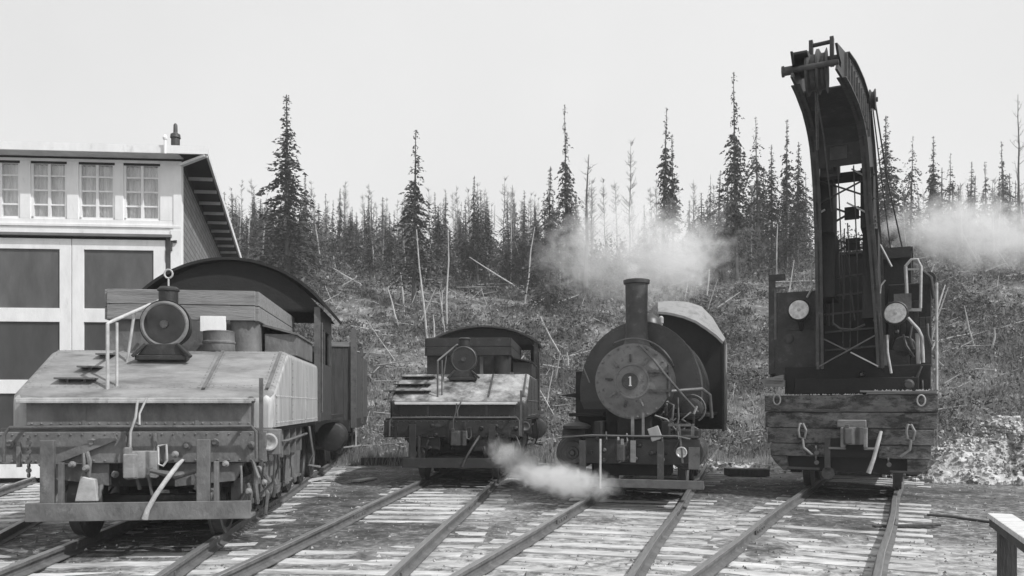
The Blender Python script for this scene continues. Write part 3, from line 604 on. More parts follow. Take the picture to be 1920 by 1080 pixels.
    MB().box(-.62, .62, .3, 1.0, .35, .95).build('cylinder_saddle', 'soot_shade_black', root)
    # cylinders
    for s, x in ((-1, -.98), (1, .90)):
        c = MB().lathe([(.04, -.07), (.06, -.03), (.10, -.02), (.11, .0), (.19, .0), (.20, .03), (.26, .03), (.275, .05), (.28, .08), (.30, .09), (.30, .75), (.27, .77)], (x, .20, .72 if s < 0 else .76), 'y', 28).build('cylinder', 'dark_steel', root, smooth=True)
        MB().box(x - .2, x + .2, .28, .9, .9, 1.12).build('steam_chest', 'black_iron', c, bev=.02)
    MB().lathe([(.20, 0), (.24, .03), (.24, .07), (.17, .11), (.05, .14), (.03, .17), (.02, .22)], (-.93, .32, 1.10), 'z', 24).build('valve_cap', 'black_iron', root, smooth=True)
    MB().lathe([(.085, 0), (.09, -.03), (.075, -.035), (.05, -.01), (0, -.005)], (.84, -.02, .77), 'y', 20).build('marker_lens', 'reflector', root, smooth=True)
    for y in (1.6, 3.1, 4.6): wheelset(root, y, .55, 'black_iron')
    mb = MB(); mb.bar((.86, 1.6, .5), (.86, 4.6, .5), .05, .1); mb.cut(); mb.bar((-.86, 1.6, .5), (-.86, 4.6, .5), .05, .1); mb.cut(); mb.bar((.95, 1.0, .75), (.95, 3.1, .5), .04, .08); mb.build('side_rod', 'mid_steel', root)
    MB().lathe([(.3, 0), (.27, .1), (.24, .22), (.12, .32), (.02, .34)], (0, 2.6, 2.96), 'z', 20).build('dome', 'tank_black', root, smooth=True)
    MB().tube([(.12, 3.9, 2.95), (.12, 3.9, 3.25)], .03, 8).lathe([(.05, 0), (.05, .12), (.02, .15)], (.12, 3.9, 3.24), 'z', 10).build('whistle', 'pale_pipe', root, smooth=True)
    # cab: only the right part of the roof is in place
    hw = 1.36
    def roofz(x): return 2.93 + .86 * sqrt(max(0, 1 - (x / 1.42) ** 2)) ** 1.15
    xs = np.linspace(-.16, hw + .03, 18)
    fa_ = [(-.04, 3.60), (.22, 3.565), (.50, 3.49), (.78, 3.37), (1.02, 3.20), (1.22, 3.04), (1.35, 2.90)]
    fb_ = [(-.12, 3.90), (.22, 3.91), (.56, 3.87), (.86, 3.76), (1.10, 3.50), (1.26, 3.22), (1.38, 3.02)]
    n = len(fa_); mb = MB(); R3 = []
    for d, P in ((4.85, fa_), (5.5, fb_), (7.2, fb_)):
        top = [(x, d, z) for x, z in P]; R3.append(top + [(x - .02, d, z - .05) for x, z in P][::-1])
    mb.loft(R3); mb.build('cab_roof', 'white_roof', root, smooth=True)
    mb = MB(); mb.prism([(-.04, 2.9)] + [(x * .985, z - .04) for x, z in fa_] + [(1.32, 2.0), (-.04, 2.0)], 'y', 5.0, 5.05)
    mb.box(-1.32, 1.32, 5.0, 5.05, 1.1, 2.0); mb.box(-1.32, -.04, 5.0, 5.05, 2.0, 2.9)
    mb.build('cab_front', 'soot_shade_black', root)
    mb = MB()
    for s in (-1, 1):
        x = s * 1.34; mb.box(x - .02, x + .02, 5.0, 7.0, .95, 2.1); mb.box(x - .02, x + .02, 5.0, 5.5, 2.1, 2.92); mb.box(x - .02, x + .02, 6.5, 7, 2.1, 2.92); mb.cut()
    mb.box(-1.3, 1.3, 6.95, 7.0, .95, 2.3); mb.build('cab_side', 'black_iron', root)
    mb = MB(); mb.tube([(1.40, 5.0, 1.15), (1.40, 5.0, 2.85)], .028, 8); mb.build('cab_handrail', 'tender_side', root, smooth=True)
    mb = MB(); mb.bar((.1, 4.95, 3.05), (.5, 4.95, 2.72), .05, .04); mb.build('cab_brace', 'mid_steel', root)
tank_engine()

# ------------------------------------------------------------------ steam crane
def crane():
    fr = T4; root = empty('steam_crane', (fr.x, fr.y, 0), -fr.th); tag(root, 'black railway steam crane with its curved boom raised high above a heavy timber carrier', 'railway crane')
    # carrier end
    mb = MB()
    for k, (z0, z1, hw) in enumerate([(.62, .848, 1.28), (.85, 1.123, 1.33), (1.125, 1.403, 1.37), (1.405, 1.70, 1.38)]):
        n = 10; rings = []
        for i in range(n + 1):
            x = -hw + 2 * hw * i / n; j = U(-.012, .012)
            rings.append([(x, -.02 + j + U(-.01, .01), z0), (x, .4, z0), (x, .4, z1), (x, -.02 + j, z1 - .01 + (U(-.02, .015) if k == 3 else 0))])
        mb.loft(rings)
    mb.build('end_timber', 'beam_wood', root, bev=.015)
    mb = MB(); mb.prism([(-1.28, .615), (-1.0, .615), (-.98, .36), (-1.06, .36), (-1.2, .5)], 'y', .0, .30); mb.cut(); mb.prism([(.92, .615), (1.26, .615), (1.22, .5), (1.10, .36), (.92, .36)], 'y', .0, .30); mb.build('corner_block', 'beam_wood', root, bev=.01); mb = MB(); mb.box(-.99, .91, .12, .30, .36, .615); mb.box(-.30, .50, -.035, .0, .62, .95); mb.build('plate_and_hollow', 'soot_shade_black', root, bev=.01)  # recessed black box stands in for the shaded hollow between the blocks
    mb = MB()
    mb.box(-.37, -.27, -.06, -.01, .36, .95); mb.lathe([(.11, 0), (.11, .05)], (-.31, -.06, .34), 'y', 16); mb.cut(); mb.box(-1.0, -.45, -.05, -.02, .39, .43); mb.cut(); mb.box(.66, 1.15, -.05, -.02, .38, .42); mb.cut()
    mb.bar((-1.1, -.05, 1.44), (-.1, -.05, 1.42), .03, .05); mb.cut(); rivets(mb, [(-1.2 + .12 * k, -.03, 1.64) for k in range(20)], .014)
    mb.build('strap', 'dark_steel', root, bev=.006)
    c = coupler(root, .12, -.15, 1.0, 'mid_steel')
    mb = MB(); mb.box(-.16, .30, -.10, -.02, 1.14, 1.27); mb.cut(); mb.box(-.10, -.02, -.2, -.02, .80, 1.14); mb.box(-.3, -.02, -.12, -.04, .76, .80); mb.cut(); mb.box(.26, .32, -.2, -.02, .80, 1.14);  mb.box(.26, .48, -.12, -.04, .76, .80); mb.build('draft_casting', 'tender_grey', root, bev=.015)
    mb = MB(); mb.tube([(.53, -.14, 1.08), (.50, -.2, .95), (.42, -.25, .62), (.34, -.26, .38)], [.025, .032, .032, .04], 10); mb.build('air_hose', 'hose_rubber', root, smooth=True)
    for x, z, sgn in ((-.72, 1.08, 1), (.98, 1.08, -1)):
        mb = MB(); mb.tube([(x, -.04, z + .1), (x - .05, -.12, z + .12), (x - .07, -.14, z), (x - .05, -.13, z - .12), (x + .03, -.12, z - .14), (x + .06, -.13, z), (x, -.08, z + .12)], .020, 8)
        mb.tube([(x, -.13, z - .14), (x + .02 * sgn, -.14, z - .3), (x + .16 * sgn, -.14, z - .42)], .022, 8); mb.build('hook', 'tender_grey', root, smooth=True)
    mb = MB()
    for x0 in (-.5, .64): 
        for k in range(4): mb.lathe([(.04, -.012), (.04, .012)], (x0 + .01 * (k % 2), -.12, .78 - k * .085), (0, 1, 0) if k % 2 else (1, 0, 0), 8)
    mb.build('chain', 'mid_steel', root)
    for x, z in ((-1.16, 1.62), (1.13, 1.60)):
        MB().tube([(x + .06 * cos(a), -.07, z + .09 * sin(a)) for a in np.linspace(0, 2 * pi, 14)], .016, 6).build('ring', 'tender_side', root, smooth=True)
    # deck and carrier
    mb = MB(); mb.box(-1.34, 1.36, .3, 8.2, 1.40, 1.62); mb.box(-1.2, -.95, .3, 8.2, .95, 1.4); mb.box(.95, 1.2, .3, 8.2, .95, 1.4); mb.box(-.4, .4, .3, 8.2, .7, 1.4); mb.build('carrier_frame', 'black_iron', root)
    truck(root, 1.9, 'soot_shade_black'); truck(root, 6.6, 'soot_shade_black')  # near-black truck frames: darkness under the carrier put into the colour
    mb = MB(); mb.mesh([(.3, -.03, 1.71), (1.38, -.04, 1.70), (1.38, .35, 1.72), (.3, .35, 1.73), (.3, -.03, 1.75), (1.38, -.04, 1.715), (1.38, .35, 1.75), (.3, .35, 1.78)], [(0, 1, 2, 3), (4, 5, 6, 7), (0, 1, 5, 4), (1, 2, 6, 5), (2, 3, 7, 6), (3, 0, 4, 7)]); mb.bar((.2, .02, 1.76), (1.36, -.02, 1.735), .12, .03); mb.build('deck_plank', 'weathered_wood', root)
    mb = MB(); rc = random.Random(9)
    for _ in range(220):
        x = rc.uniform(-1.2, 1.36); r = rc.uniform(.008, .03) * (1.3 if x > .4 else .8); z = 1.70 + (.05 if x > .3 else 0); y = rc.uniform(.0, .32); mb.mesh([(x - r, y, z), (x + r, y - r, z), (x + r * .3, y + r, z), (x, y, z + r * 1.2)], [(0, 1, 3), (1, 2, 3), (2, 0, 3), (0, 2, 1)])
    tag(mb.build('debris', 'rubble', root), kind='stuff')
    # dark machinery bed
    mb = MB(); mb.box(-1.10, 1.28, .45, 4.5, 1.72, 2.22); mb.box(-.9, 1.1, .3, .5, 1.72, 2.0); mb.lathe([(1.25, 0), (1.25, .12)], (0, 3.0, 1.62), 'z', 40)
    mb.build('turntable_bed', 'soot_shade_black', root, bev=.015)
    mb = MB(); mb.box(-1.42, -1.08, .3, .42, 1.86, 1.98); mb.prism([(-1.52, 1.99), (-1.1, 2.08), (-1.1, 1.93), (-1.45, 1.90)], 'y', .3, .7); mb.build('side_step', 'weathered_wood', root)
    # left housing panel
    mb = MB(); mb.box(-1.30, -.52, .62, .67, 2.0, 3.62); mb.box(-1.42, -1.30, .66, .72, 2.1, 3.95); mb.box(-1.42, -1.12, .655, .70, 3.85, 3.97); mb.box(-1.40, -1.36, .7, 4.6, 2.0, 3.7); mb.box(-1.12, -.62, .60, .615, 2.9, 2.94); mb.lathe([(.09, 0), (.09, .02), (.05, .03)], (-1.05, .62, 2.75), (0, -1, 0), 14); mb.box(-1.08, -.72, .59, .615, 2.05, 2.22)
    mb.build('side_panel', 'crane_paint', root, bev=.008)
    mb = MB(); mb.box(-1.31, -1.27, .60, .64, 2.75, 3.72); mb.box(-1.31, -1.12, .60, .64, 3.68, 3.72); mb.box(-.58, -.54, .58, .62, 2.1, 3.6); mb.build('panel_edge', 'mid_steel', root)
    # machinery house behind the boom
    mb = MB(); mb.box(-.62, .98, 1.9, 5.2, 2.2, 4.45); mb.box(.60, 1.30, 1.2, 5.2, 2.2, 3.72); mb.box(-1.2, -.6, 1.9, 5.2, 2.2, 3.5); mb.build('house', 'soot_shade_black', root, bev=.02)
    mb = MB(); mb.box(.30, .96, 1.80, 1.86, 4.30, 4.50); mb.lathe([(.5, 0), (.55, .05), (.52, .9), (.3, 1.0)], (.35, 3.6, 3.7), 'z', 28); mb.box(-.6, 1.0, 1.85, 5.3, 4.45, 4.50); mb.build('boiler', 'black_iron', root, smooth=True)
    mb = MB()
    for k in range(7): mb.box(.60 + k * .10, .695 + k * .10, 1.14, 1.18, 2.25, 3.4 if k < 5 else 3.1)
    mb.box(.95, 1.3, .9, 1.2, 2.2, 2.9); mb.box(.6, .95, .8, 1.15, 2.15, 2.5); mb.lathe([(.18, 0), (.2, .03), (.2, .2)], (.86, .8, 2.55), 'y', 20); mb.build('engine_works', 'black_iron', root, bev=.01)
    rc = random.Random(5)
    for k in range(16):
        x = rc.uniform(.2, 1.25); z = rc.uniform(1.8, 3.1) if x > .65 else rc.uniform(1.8, 2.1); w_ = rc.uniform(.03, .10); d = rc.uniform(.34, .75)
        (MB().lathe([(w_, 0), (w_ * 1.1, .02), (w_, .04), (w_ * .6, .12)], (x, d, z), (0, -1, 0), 12) if k % 2 else MB().tube([(x, d, z), (x + rc.uniform(-.1, .1), d - .05, z - .2), (x + rc.uniform(-.2, .2), d, z - .4)], .022, 6)).build('fitting', 'dark_steel' if k % 3 else 'mid_steel', root, smooth=True)
    # right edge: bright pole, window frame, pipes
    mb = MB(); mb.tube([(1.37, .6, 1.74), (1.37, .6, 3.62)], .022, 8); mb.build('corner_pole', 'pale_pipe', root, smooth=True)
    q = lambda u, v, d=.9: fr.p(d, u, v)
    mb = MB(); mb.tube([q(1698, 500), q(1700, 545), q(1701, 580)], .030, 8); mb.tube([q(1697, 500), q(1708, 487), q(1720, 486), q(1727, 500), q(1726, 578)], .024, 8); mb.bar(q(1702, 581), q(1728, 581), .05, .05); mb.bar(q(1700, 505), q(1724, 505), .03, .03)
    mb.tube([q(1702, 596, .7), q(1722, 618, .7), q(1729, 632, .7), q(1731, 680, .7)], .028, 8); mb.tube([q(1720, 625, .75), q(1722, 682, .75)], .036, 8); mb.tube([q(1663, 628, .3), q(1664, 660, .3), q(1671, 700, .3)], .022, 8); mb.tube([q(1650, 458, .9), q(1672, 500, .9)], .020, 6)
    mb.tube([q(1650, 550, .6), q(1652, 535, .6), q(1660, 525, .6)], .015, 6); mb.build('pipework', 'pale_pipe', root, smooth=True)
    mb = MB(); mb.prism([fr.at(.4, 1658, 628), fr.at(.4, 1668, 628), fr.at(.4, 1664, 685), fr.at(.4, 1653, 685)], 'y', .4, .43); mb.box(*[a for a in (.70, .98)], .85, .9, 3.22, 3.50); mb.build('splash_plate', 'grey_paint', root)
    mb = MB(); mb.lathe([(.12, 0), (.13, .05), (.13, .3), (.1, .32)], q(1741, 522, 1.2), 'y', 18); mb.tube([q(1729, 508, 1.1), q(1745, 520, 1.1), q(1751, 560, 1.1)], .03, 8); mb.build('exhaust_drum', 'black_iron', root, smooth=True)
    mb = MB(); mb.tube([q(1527, 490), q(1522, 495), q(1521, 528), q(1526, 537), q(1531, 538)], .017, 8); mb.tube([q(1523, 540, .6), q(1513, 558, .6)], .02, 6); mb.build('grab_iron', 'pale_pipe', root, smooth=True)
    # headlamps
    for u, v in ((1498, 581), (1679, 587)):
        x, z = fr.at(.30, u, v); headlamp(root, x, .30, z, .185, 'dark_steel', .22)
        MB().bar((x, .45, z - .16), (x, .62, z - .34), .06, .05).build('lamp_bracket', 'black_iron', root)
    # ---------------- boom
    bm_ = empty('boom'); bm_.parent = root
    lower = [(.0, 2.15), (-.14, 3.3), (-.30, 4.36), (-.6, 5.2), (-1.0, 5.71), (-1.4, 5.89), (-2.0, 5.99), (-2.8, 6.0), (-3.2, 5.97)]
    upper = [(1.05, 2.15), (1.0, 3.6), (.9, 4.4), (.6, 5.29), (.2, 5.94), (-.6, 6.51), (-1.4, 6.56), (-2.2, 6.53), (-2.9, 6.42)]
    tip = [(-3.2, 5.97), (-3.6, 5.94), (-3.52, 6.03), (-3.3, 6.06), (-3.3, 6.13), (-3.45, 6.18), (-3.62, 6.28), (-2.9, 6.42)]
    def rs(path, n):
        P = [Vector(p) for p in path]; L = [0]
        for a, b in zip(P, P[1:]): L.append(L[-1] + (b - a).length)
        o = []
        for i in range(n):
            t = L[-1] * i / (n - 1); k = max(j for j in range(len(L)) if L[j] <= t + 1e-9); k = min(k, len(P) - 2)
            o.append(P[k].lerp(P[k + 1], (t - L[k]) / (L[k + 1] - L[k])))
        return o
    def XR(d, z):                                  # the right-hand plate closes in towards the tip
        if z < 2.3 and d > -.5: return .50
        t = [(-3.6, .10), (-2.2, .21), (-1.4, .27), (-.6, .32), (.2, .36), (.6, .385), (1.1, .44)]
        for (a, xa), (b, xb) in zip(t, t[1:]):
            if d <= b: v = xa + (xb - xa) * max(0, (d - a) / (b - a)); break
        else: v = .44
        k = max(0, min(1, (z - 2.3) / 2.6)); return .50 + (v - .50) * k
    XL = lambda d, z: -.46
    for s in (-1, 1):
        fx = XR if s > 0 else XL
        A = rs(lower, 24); B = rs(upper, 24); mb = MB()
        for i in range(23):
            q = (A[i], A[i + 1], B[i + 1], B[i])
            vs = [(fx(*p) + dx, p[0], p[1]) for dx in (0, .03) for p in q]
            mb.mesh(vs, [(0, 1, 2, 3), (7, 6, 5, 4), (0, 4, 5, 1), (3, 2, 6, 7)])
        n = len(tip); mb.mesh([(fx(*p) + dx, p[0], p[1]) for dx in (0, .03) for p in tip], [tuple(range(n)), tuple(range(n, 2 * n))[::-1]] + [(i, i + n, (i + 1) % n + n, (i + 1) % n) for i in range(n)])
        mb.build('boom_plate', 'black_iron', bm_)
        for path in (lower, upper):
            mb = MB(); Q = rs(path, 26)
            for a, b in zip(Q, Q[1:]):
                xa = fx(*a) + .015; xb = fx(*b) + .015
                mb.mesh([(xa - .06, a[0], a[1]), (xa + .06, a[0], a[1]), (xb + .06, b[0], b[1]), (xb - .06, b[0], b[1]), (xa - .06, a[0] + .02, a[1] + .02), (xa + .06, a[0] + .02, a[1] + .02), (xb + .06, b[0] + .02, b[1] + .02), (xb - .06, b[0] + .02, b[1] + .02)], [(0, 1, 2, 3), (4, 5, 6, 7), (0, 1, 5, 4), (2, 3, 7, 6), (1, 2, 6, 5), (0, 3, 7, 4)])
            rivets(mb, [(fx(*p) + (.03 if s > 0 else .03), p[0] + (.07 if path is lower else -.05), p[1] + (.02 if path is lower else -.05)) for p in rs(path, 60)], .013, 'x', 1)
            mb.build('flange', 'dark_steel', bm_)
    # angle irons on the inner face of the right plate
    mb = MB()
    for k in range(11):
        d = -3.0 + k * .24; x = XR(d, 6.3) + .03; mb.box(x, x + .035, d, d + .05, 6.04 - max(0, d + 1.2) * .18, 6.38); mb.cut()
    mb.build('stiffener', 'mid_steel', bm_)
    # cover plate under the goose neck and webs
    mb = MB(); lo = rs([(-.78, 5.42), (-1.0, 5.71), (-1.4, 5.89), (-2.0, 5.99), (-2.75, 6.0)], 12)
    for a, b in zip(lo, lo[1:]):
        ra, rb = XR(*a), XR(*b)
        mb.mesh([(-.44, a[0] + .03, a[1] + .03), (ra, a[0] + .03, a[1] + .03), (rb, b[0] + .03, b[1] + .03), (-.44, b[0] + .03, b[1] + .03), (-.44, a[0] + .06, a[1] + .06), (ra, a[0] + .06, a[1] + .06), (rb, b[0] + .06, b[1] + .06), (-.44, b[0] + .06, b[1] + .06)], [(0, 1, 2, 3), (4, 5, 6, 7), (0, 1, 5, 4), (2, 3, 7, 6)])
    mb.build('cover_plate', 'black_iron', bm_)
    mb = MB(); mb.box(-.20, .06, -.98, -.92, 5.5, 5.72); mb.build('name_plate', 'dark_steel', bm_, bev=.01)
    mb = MB(); mb.box(-.44, .50, .45, .50, 2.2, 2.95); mb.cut(); mb.box(-.43, -.20, -.1, .9, 3.4, 4.5); mb.box(-.43, -.22, -.25, .6, 4.5, 5.45); mb.cut(); mb.box(.24, .48, -.1, .9, 3.0, 4.5); mb.box(.22, .42, -.3, .5, 4.5, 5.5); mb.cut(); mb.box(-.43, .4, -.1, .35, 5.45, 5.52)
    mb.build('web_plate', 'soot_shade_black', bm_)
    mb = MB()
    for z0, z1, d in ((4.95, 5.35, -.42),):
        mb.bar((-.42, d, z0), (.44, d + .04, z1), .05, .02); mb.bar((-.42, d + .03, z1), (.44, d + .07, z0), .05, .02); mb.cut()
    mb.build('lattice', 'black_iron', bm_)
    mb = MB()
    for x, a, b in ((-.10, -.75, 5.5), (.02, -.3, 4.6), (.14, -.7, 5.45)): mb.tube([(x, a, b), (x + .02, .1, 3.6), (x, .3, 2.5)], .011, 5); mb.cut()
    for k in range(5): mb.bar((-.40, .35, 2.5 + k * .32), (.44, .35, 2.55 + k * .32), .04, .03)
    mb.build('fall_rope', 'dark_steel', bm_)
    def lp(u, v, d): return fr.p(d, u, v)
    mb = MB()
    def cross(z0, z1, d0, d1, m=None, x=.46, w=.07):
        mb.bar((-x, d0, z0), (x, d1, z1), w, .02); mb.bar((-x, d1 + .02, z1), (x, d0 + .02, z0), w, .02)
        mb.box(-.09, .15, (d0 + d1) / 2 - .03, (d0 + d1) / 2 + .03, (z0 + z1) / 2 - .11, (z0 + z1) / 2 + .11)
    cross(4.75, 5.15, .62, .5, x=.44); mb.cut(); cross(4.25, 4.62, .85, .72, x=.44); mb.build('rear_lacing', 'black_iron', bm_)
    mb = MB(); cr = lambda z0, z1, d0, d1: (mb.bar((-.46, d0, z0), (.46, d1, z1), .075, .02), mb.bar((-.46, d1 + .03, z1), (.0, (d0 + d1) / 2 + .03, (z0 + z1) / 2), .075, .02))
    cr(2.20, 2.72, .02, -.02)
    mb.build('front_lacing', 'mid_steel', bm_); MB().bar((.05, -.03, 2.43), (.48, -.02, 2.18), .08, .02).build('lacing_bar', 'pale_pipe', bm_)
    mb = MB()
    for (u0, v0, u1, v1, d) in ((1597, 317, 1627, 333, -.42), (1588, 380, 1631, 402, -.38), (1532, 402, 1547, 393, -.4)):
        mb.bar(lp(u0, v0, d), lp(u1, v1, d), .05, .02); mb.cut()
    mb.build('lacing_bar', 'pale_pipe', bm_)
    # pins, sheaves, cross tube at the tip
    mb = MB(); mb.tube([(-.60, -3.38, 6.12), (-.46, -3.38, 6.12)], [.06, .06], 12); mb.lathe([(.075, 0), (.075, .03)], (-.60, -3.38, 6.12), 'x', 14); mb.tube([(-.5, -3.38, 6.12), (.13, -3.38, 6.12)], .04, 10); mb.build('tip_pin', 'dark_steel', bm_, smooth=True)
    mb = MB(); mb.lathe([(.08, -.14), (.30, -.14), (.30, -.11), (.24, -.08), (.24, -.02), (.30, .0), (.30, .03), (.24, .06), (.24, .1), (.30, .13), (.08, .14)], (-.17, -3.1, 6.14), 'x', 28); mb.build('sheave', 'dark_steel', bm_, smooth=True)
    mb = MB(); mb.tube([(-.25, -3.1, 6.52), (.02, -3.1, 6.53)], .03, 8); mb.box(-.44, -.26, -3.5, -2.6, 6.28, 6.31)
    for x in (-.25, .02): mb.box(x - .025, x + .025, -3.16, -3.04, 6.2, 6.58)
    mb.bar((-.3, -3.1, 6.3), (.1, -3.1, 6.3), .06, .05); mb.build('guide_roller', 'black_iron', bm_)
    mb = MB(); mb.lathe([(.17, -.05), (.17, -.03), (.13, -.01), (.13, .01), (.17, .03), (.17, .05)], (.42, -.62, 6.50), 'x', 24); mb.tube([(.30, -.62, 6.50), (.5, -.62, 6.50)], .04, 8); mb.build('rear_sheave', 'dark_steel', bm_, smooth=True)
    # hanging frame inside the boom and block
    mb = MB(); mb.tube([lp(1530, 140, -3.1), lp(1533, 280, -1.25)], .022, 6); mb.build('hoist_rod', 'mid_steel', bm_)
    mb = MB(); x, z = fr.at(-.5, 1558, 315); mb.box(x - .16, x + .14, -.62, -.4, z - .17, z + .16); mb.lathe([(.12, -.05), (.12, .05)], (x, -.64, z), 'x', 16); mb.build('hook_block', 'black_iron', bm_)
    # lower frame triangle, hook tackle
    mb = MB(); mb.tube([lp(1561, 455, .2), lp(1562, 610, .1)], .014, 6); mb.tube([lp(1586, 460, .2), lp(1603, 600, .1)], .014, 6); mb.tube([lp(1562, 606, 0), lp(1575, 616, 0), lp(1600, 618, 0), lp(1622, 608, 0)], .02, 6)
    mb.bar(lp(1583, 430, .4), lp(1583, 560, .3), .02, .02); mb.build('tackle', 'dark_steel', bm_)
    mb = MB()
    for k in range(26): mb.box(.40, .455, -.02 - .002 * k, .01, 2.95 + k * .07, 2.98 + k * .07)
    mb.build('rack_teeth', 'mid_steel', bm_)
    mb = MB(); mb.tube([(.44, -.5, 6.60), (.60, .6, 5.5), (.82, 1.9, 4.5)], .013, 6); mb.cut(); mb.tube([(.42, -.5, 6.4), (.52, .9, 5.4), (.62, 1.9, 4.5)], .011, 6); mb.cut()
    mb.tube([(-.2, -3.3, 6.0), (-.2, -1.9, 5.6), (-.2, -.62, 4.75)], .010, 6); mb.build('cable', 'dark_steel', bm_, smooth=True)
crane()

# ------------------------------------------------------------------ engine house
def engine_house():
    fa = radians(4.6); ang = fa
    ox, oy = -7.15, 17.3
    root = empty('engine_house', (ox, oy, -.15), ang); tag(root, 'white-framed engine house with paned upper windows and tall dark-panelled doors', 'building')
    ex = (cos(fa), sin(fa)); ey = (-sin(fa), cos(fa))
    def at(u, v, b=0):
        dx = (u - 960) / F; t = (b + ox * ey[0] + oy * ey[1]) / (dx * ey[0] + ey[1])
        return ((t * dx - ox) * ex[0] + (t - oy) * ex[1], H + .15 + t * (762 - v) / F)
    W = 'white_paint'
    AL = -15.5
    zt = 6.95; zl = at(160, 442)[1]; zw0 = at(265, 413)[1]; zw1 = at(265, 306)[1]
    wins = [(at(a, 400)[0], at(b, 400)[0]) for a, b in ((-38, 37), (57, 125), (147, 215), (231, 300))]
    pw = wins[1][0] - wins[0][0]
    pre = [(wins[0][0] - pw * k, wins[0][0] - pw * k + (wins[1][1] - wins[1][0])) for k in (4, 3, 2, 1)]
    wins = pre + wins
    mb = MB(); mb.box(AL, 0, 0, .14, zw1, zt); mb.box(AL, 0, 0, .14, zl + .05, zw0)
    xs = [AL] + [w for p in wins for w in p] + [0]
    for i in range(0, len(xs), 2): mb.box(xs[i], xs[i + 1], 0, .14, zw0, zw1)
    mb.box(-.20, 0, 0, .14, 0, zl + .05); mb.box(AL, 0, -.03, 0, zw1 + .15, zw1 + .23); mb.box(AL, 0, -.025, 0, zw0 - .16, zw0 - .10)
    mb.box(-.22, .012, -.025, 0, .0, zw0 - .2)
    mb.build('front_wall', W, root, bev=.006)
    for a, b in wins:
        w = empty('window'); w.parent = root
        mb = MB(); mb.box(a, a + .05, .03, .10, zw0, zw1); mb.box(b - .05, b, .03, .10, zw0, zw1); mb.box(a, b, .03, .10, zw1 - .05, zw1); mb.box(a, b, .03, .10, zw0, zw0 + .05)
        c = (a + b) / 2; mb.box(c - .028, c + .028, .035, .095, zw0, zw1)
        for k in (1, 2, 3): z = zw0 + (zw1 - zw0) * k / 4; mb.box(a, b, .045, .085, z - .017, z + .017)
        mb.build('frame', W, w)
        MB().box(a + .01, b - .01, .062, .068, zw0 + .01, zw1 - .01).build('pane', 'window_glass', w)
        mb = MB(); n = 26; vs = []
        for i in range(n + 1):
            x = a + (b - a) * i / n; y = .16 + .02 * sin(i * 1.9 + a) + U(-.008, .008); vs += [(x, y, zw0), (x, y, zw1)]
        mb.mesh(vs, [(2 * i, 2 * i + 2, 2 * i + 3, 2 * i + 1) for i in range(n)]); mb.build('curtain', 'curtain', w)
    # doors: leaf seam at u=133
    xm = at(133, 600)[0]; xr = at(309, 600)[0]; ww = xr - xm
    st = at(155, 600)[0] - xm
    zz = [at(60, v)[1] for v in (893, 866, 738, 712, 603, 577, 466, 446)]
    for k, (a, b) in enumerate([(xm, xr), (xm - ww, xm), (xm - 3 * ww - .5, xm - 2 * ww - .5), (xm - 2 * ww - .5, xm - ww - .5)]):
        if k >= 2: a += .3; b += .3
        d = empty('door'); d.parent = root
        a += .008; b -= .008
        mb = MB(); mb.box(a, a + st, .03, .10, .12, zz[7]); mb.box(b - st, b, .03, .10, .12, zz[7])
        for z0, z1 in ((.12, zz[1]), (zz[2], zz[3]), (zz[4], zz[5]), (zz[6], zz[7])): mb.box(a + st, b - st, .03, .10, z0, z1)
        mb.build('frame', W, d, bev=.006)
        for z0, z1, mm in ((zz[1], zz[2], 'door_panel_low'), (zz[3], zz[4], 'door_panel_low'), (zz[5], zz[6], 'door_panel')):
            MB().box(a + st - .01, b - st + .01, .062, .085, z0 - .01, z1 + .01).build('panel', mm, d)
    # dark gap, hinge strap, header strip
    mb = MB(); mb.box(xr, -.2, .08, .12, 0, zl + .05); mb.build('door_jamb', 'soffit', root)
    mb = MB(); mb.box(AL, -.19, -.06, .02, zl - .01, zl + .045); mb.build('header_strip', 'soffit', root)
    MB().box(AL, -.2, .15, .3, 0, zl + .1).build('interior_lining', 'soot_shade_black', root)
    # side wall following its own radial direction
    sd = Vector((-sin(radians(15.7) - fa), cos(radians(15.7) - fa))); nrm = Vector((sd.y, -sd.x)); Lw = 13.5
    mb = MB(); mb.box(-.14, 0, .06, Lw, 0, 6.86)
    sw = mb.build('side_wall', 'shingles', root); sw.location = (.0, .0, 0); sw.rotation_euler = (0, 0, radians(15.7) - fa)
    MB().box(-.16, .006, -.02, .10, 0, 6.86).build('corner_board', W, root)
    # roof
    def S(a, b): return (nrm.x * a + sd.x * b, nrm.y * a + sd.y * b)
    ov = .54; fo = -.34
    c0 = (S(ov, 0)[0] - sd.x / sd.y * (S(ov, 0)[1] - fo), fo); c1 = S(ov, Lw + .3)
    # front edge raised
    poly = [(AL - .3, fo), c0, c1, (AL - 5, c1[1])]
    mb = MB(); mb.prism(poly, 'z', 7.02, 7.14); mb.build('roof', 'soot_shade_black', root); MB().box(AL, .05, fo + .0, -.01, 6.99, 7.015).build('soffit', 'rafter_paint', root)  # black roof underside: deep eave shade put into the colour
    mb = MB(); mb.box(AL - .3, c0[0] + .02, fo - .05, fo - .003, 7.0, 7.17); p = [c0, c1]
    mb.mesh([(c0[0], c0[1] - .05, 7.0), (c1[0], c1[1], 7.0), (c1[0] + .05, c1[1], 7.0), (c0[0] + .05, c0[1] - .05, 7.0), (c0[0], c0[1] - .05, 7.17), (c1[0], c1[1], 7.17), (c1[0] + .05, c1[1], 7.17), (c0[0] + .05, c0[1] - .05, 7.17)], [(0, 1, 2, 3), (4, 5, 6, 7), (0, 1, 5, 4), (1, 2, 6, 5), (2, 3, 7, 6), (3, 0, 4, 7)])
    mb.build('fascia', W, root)
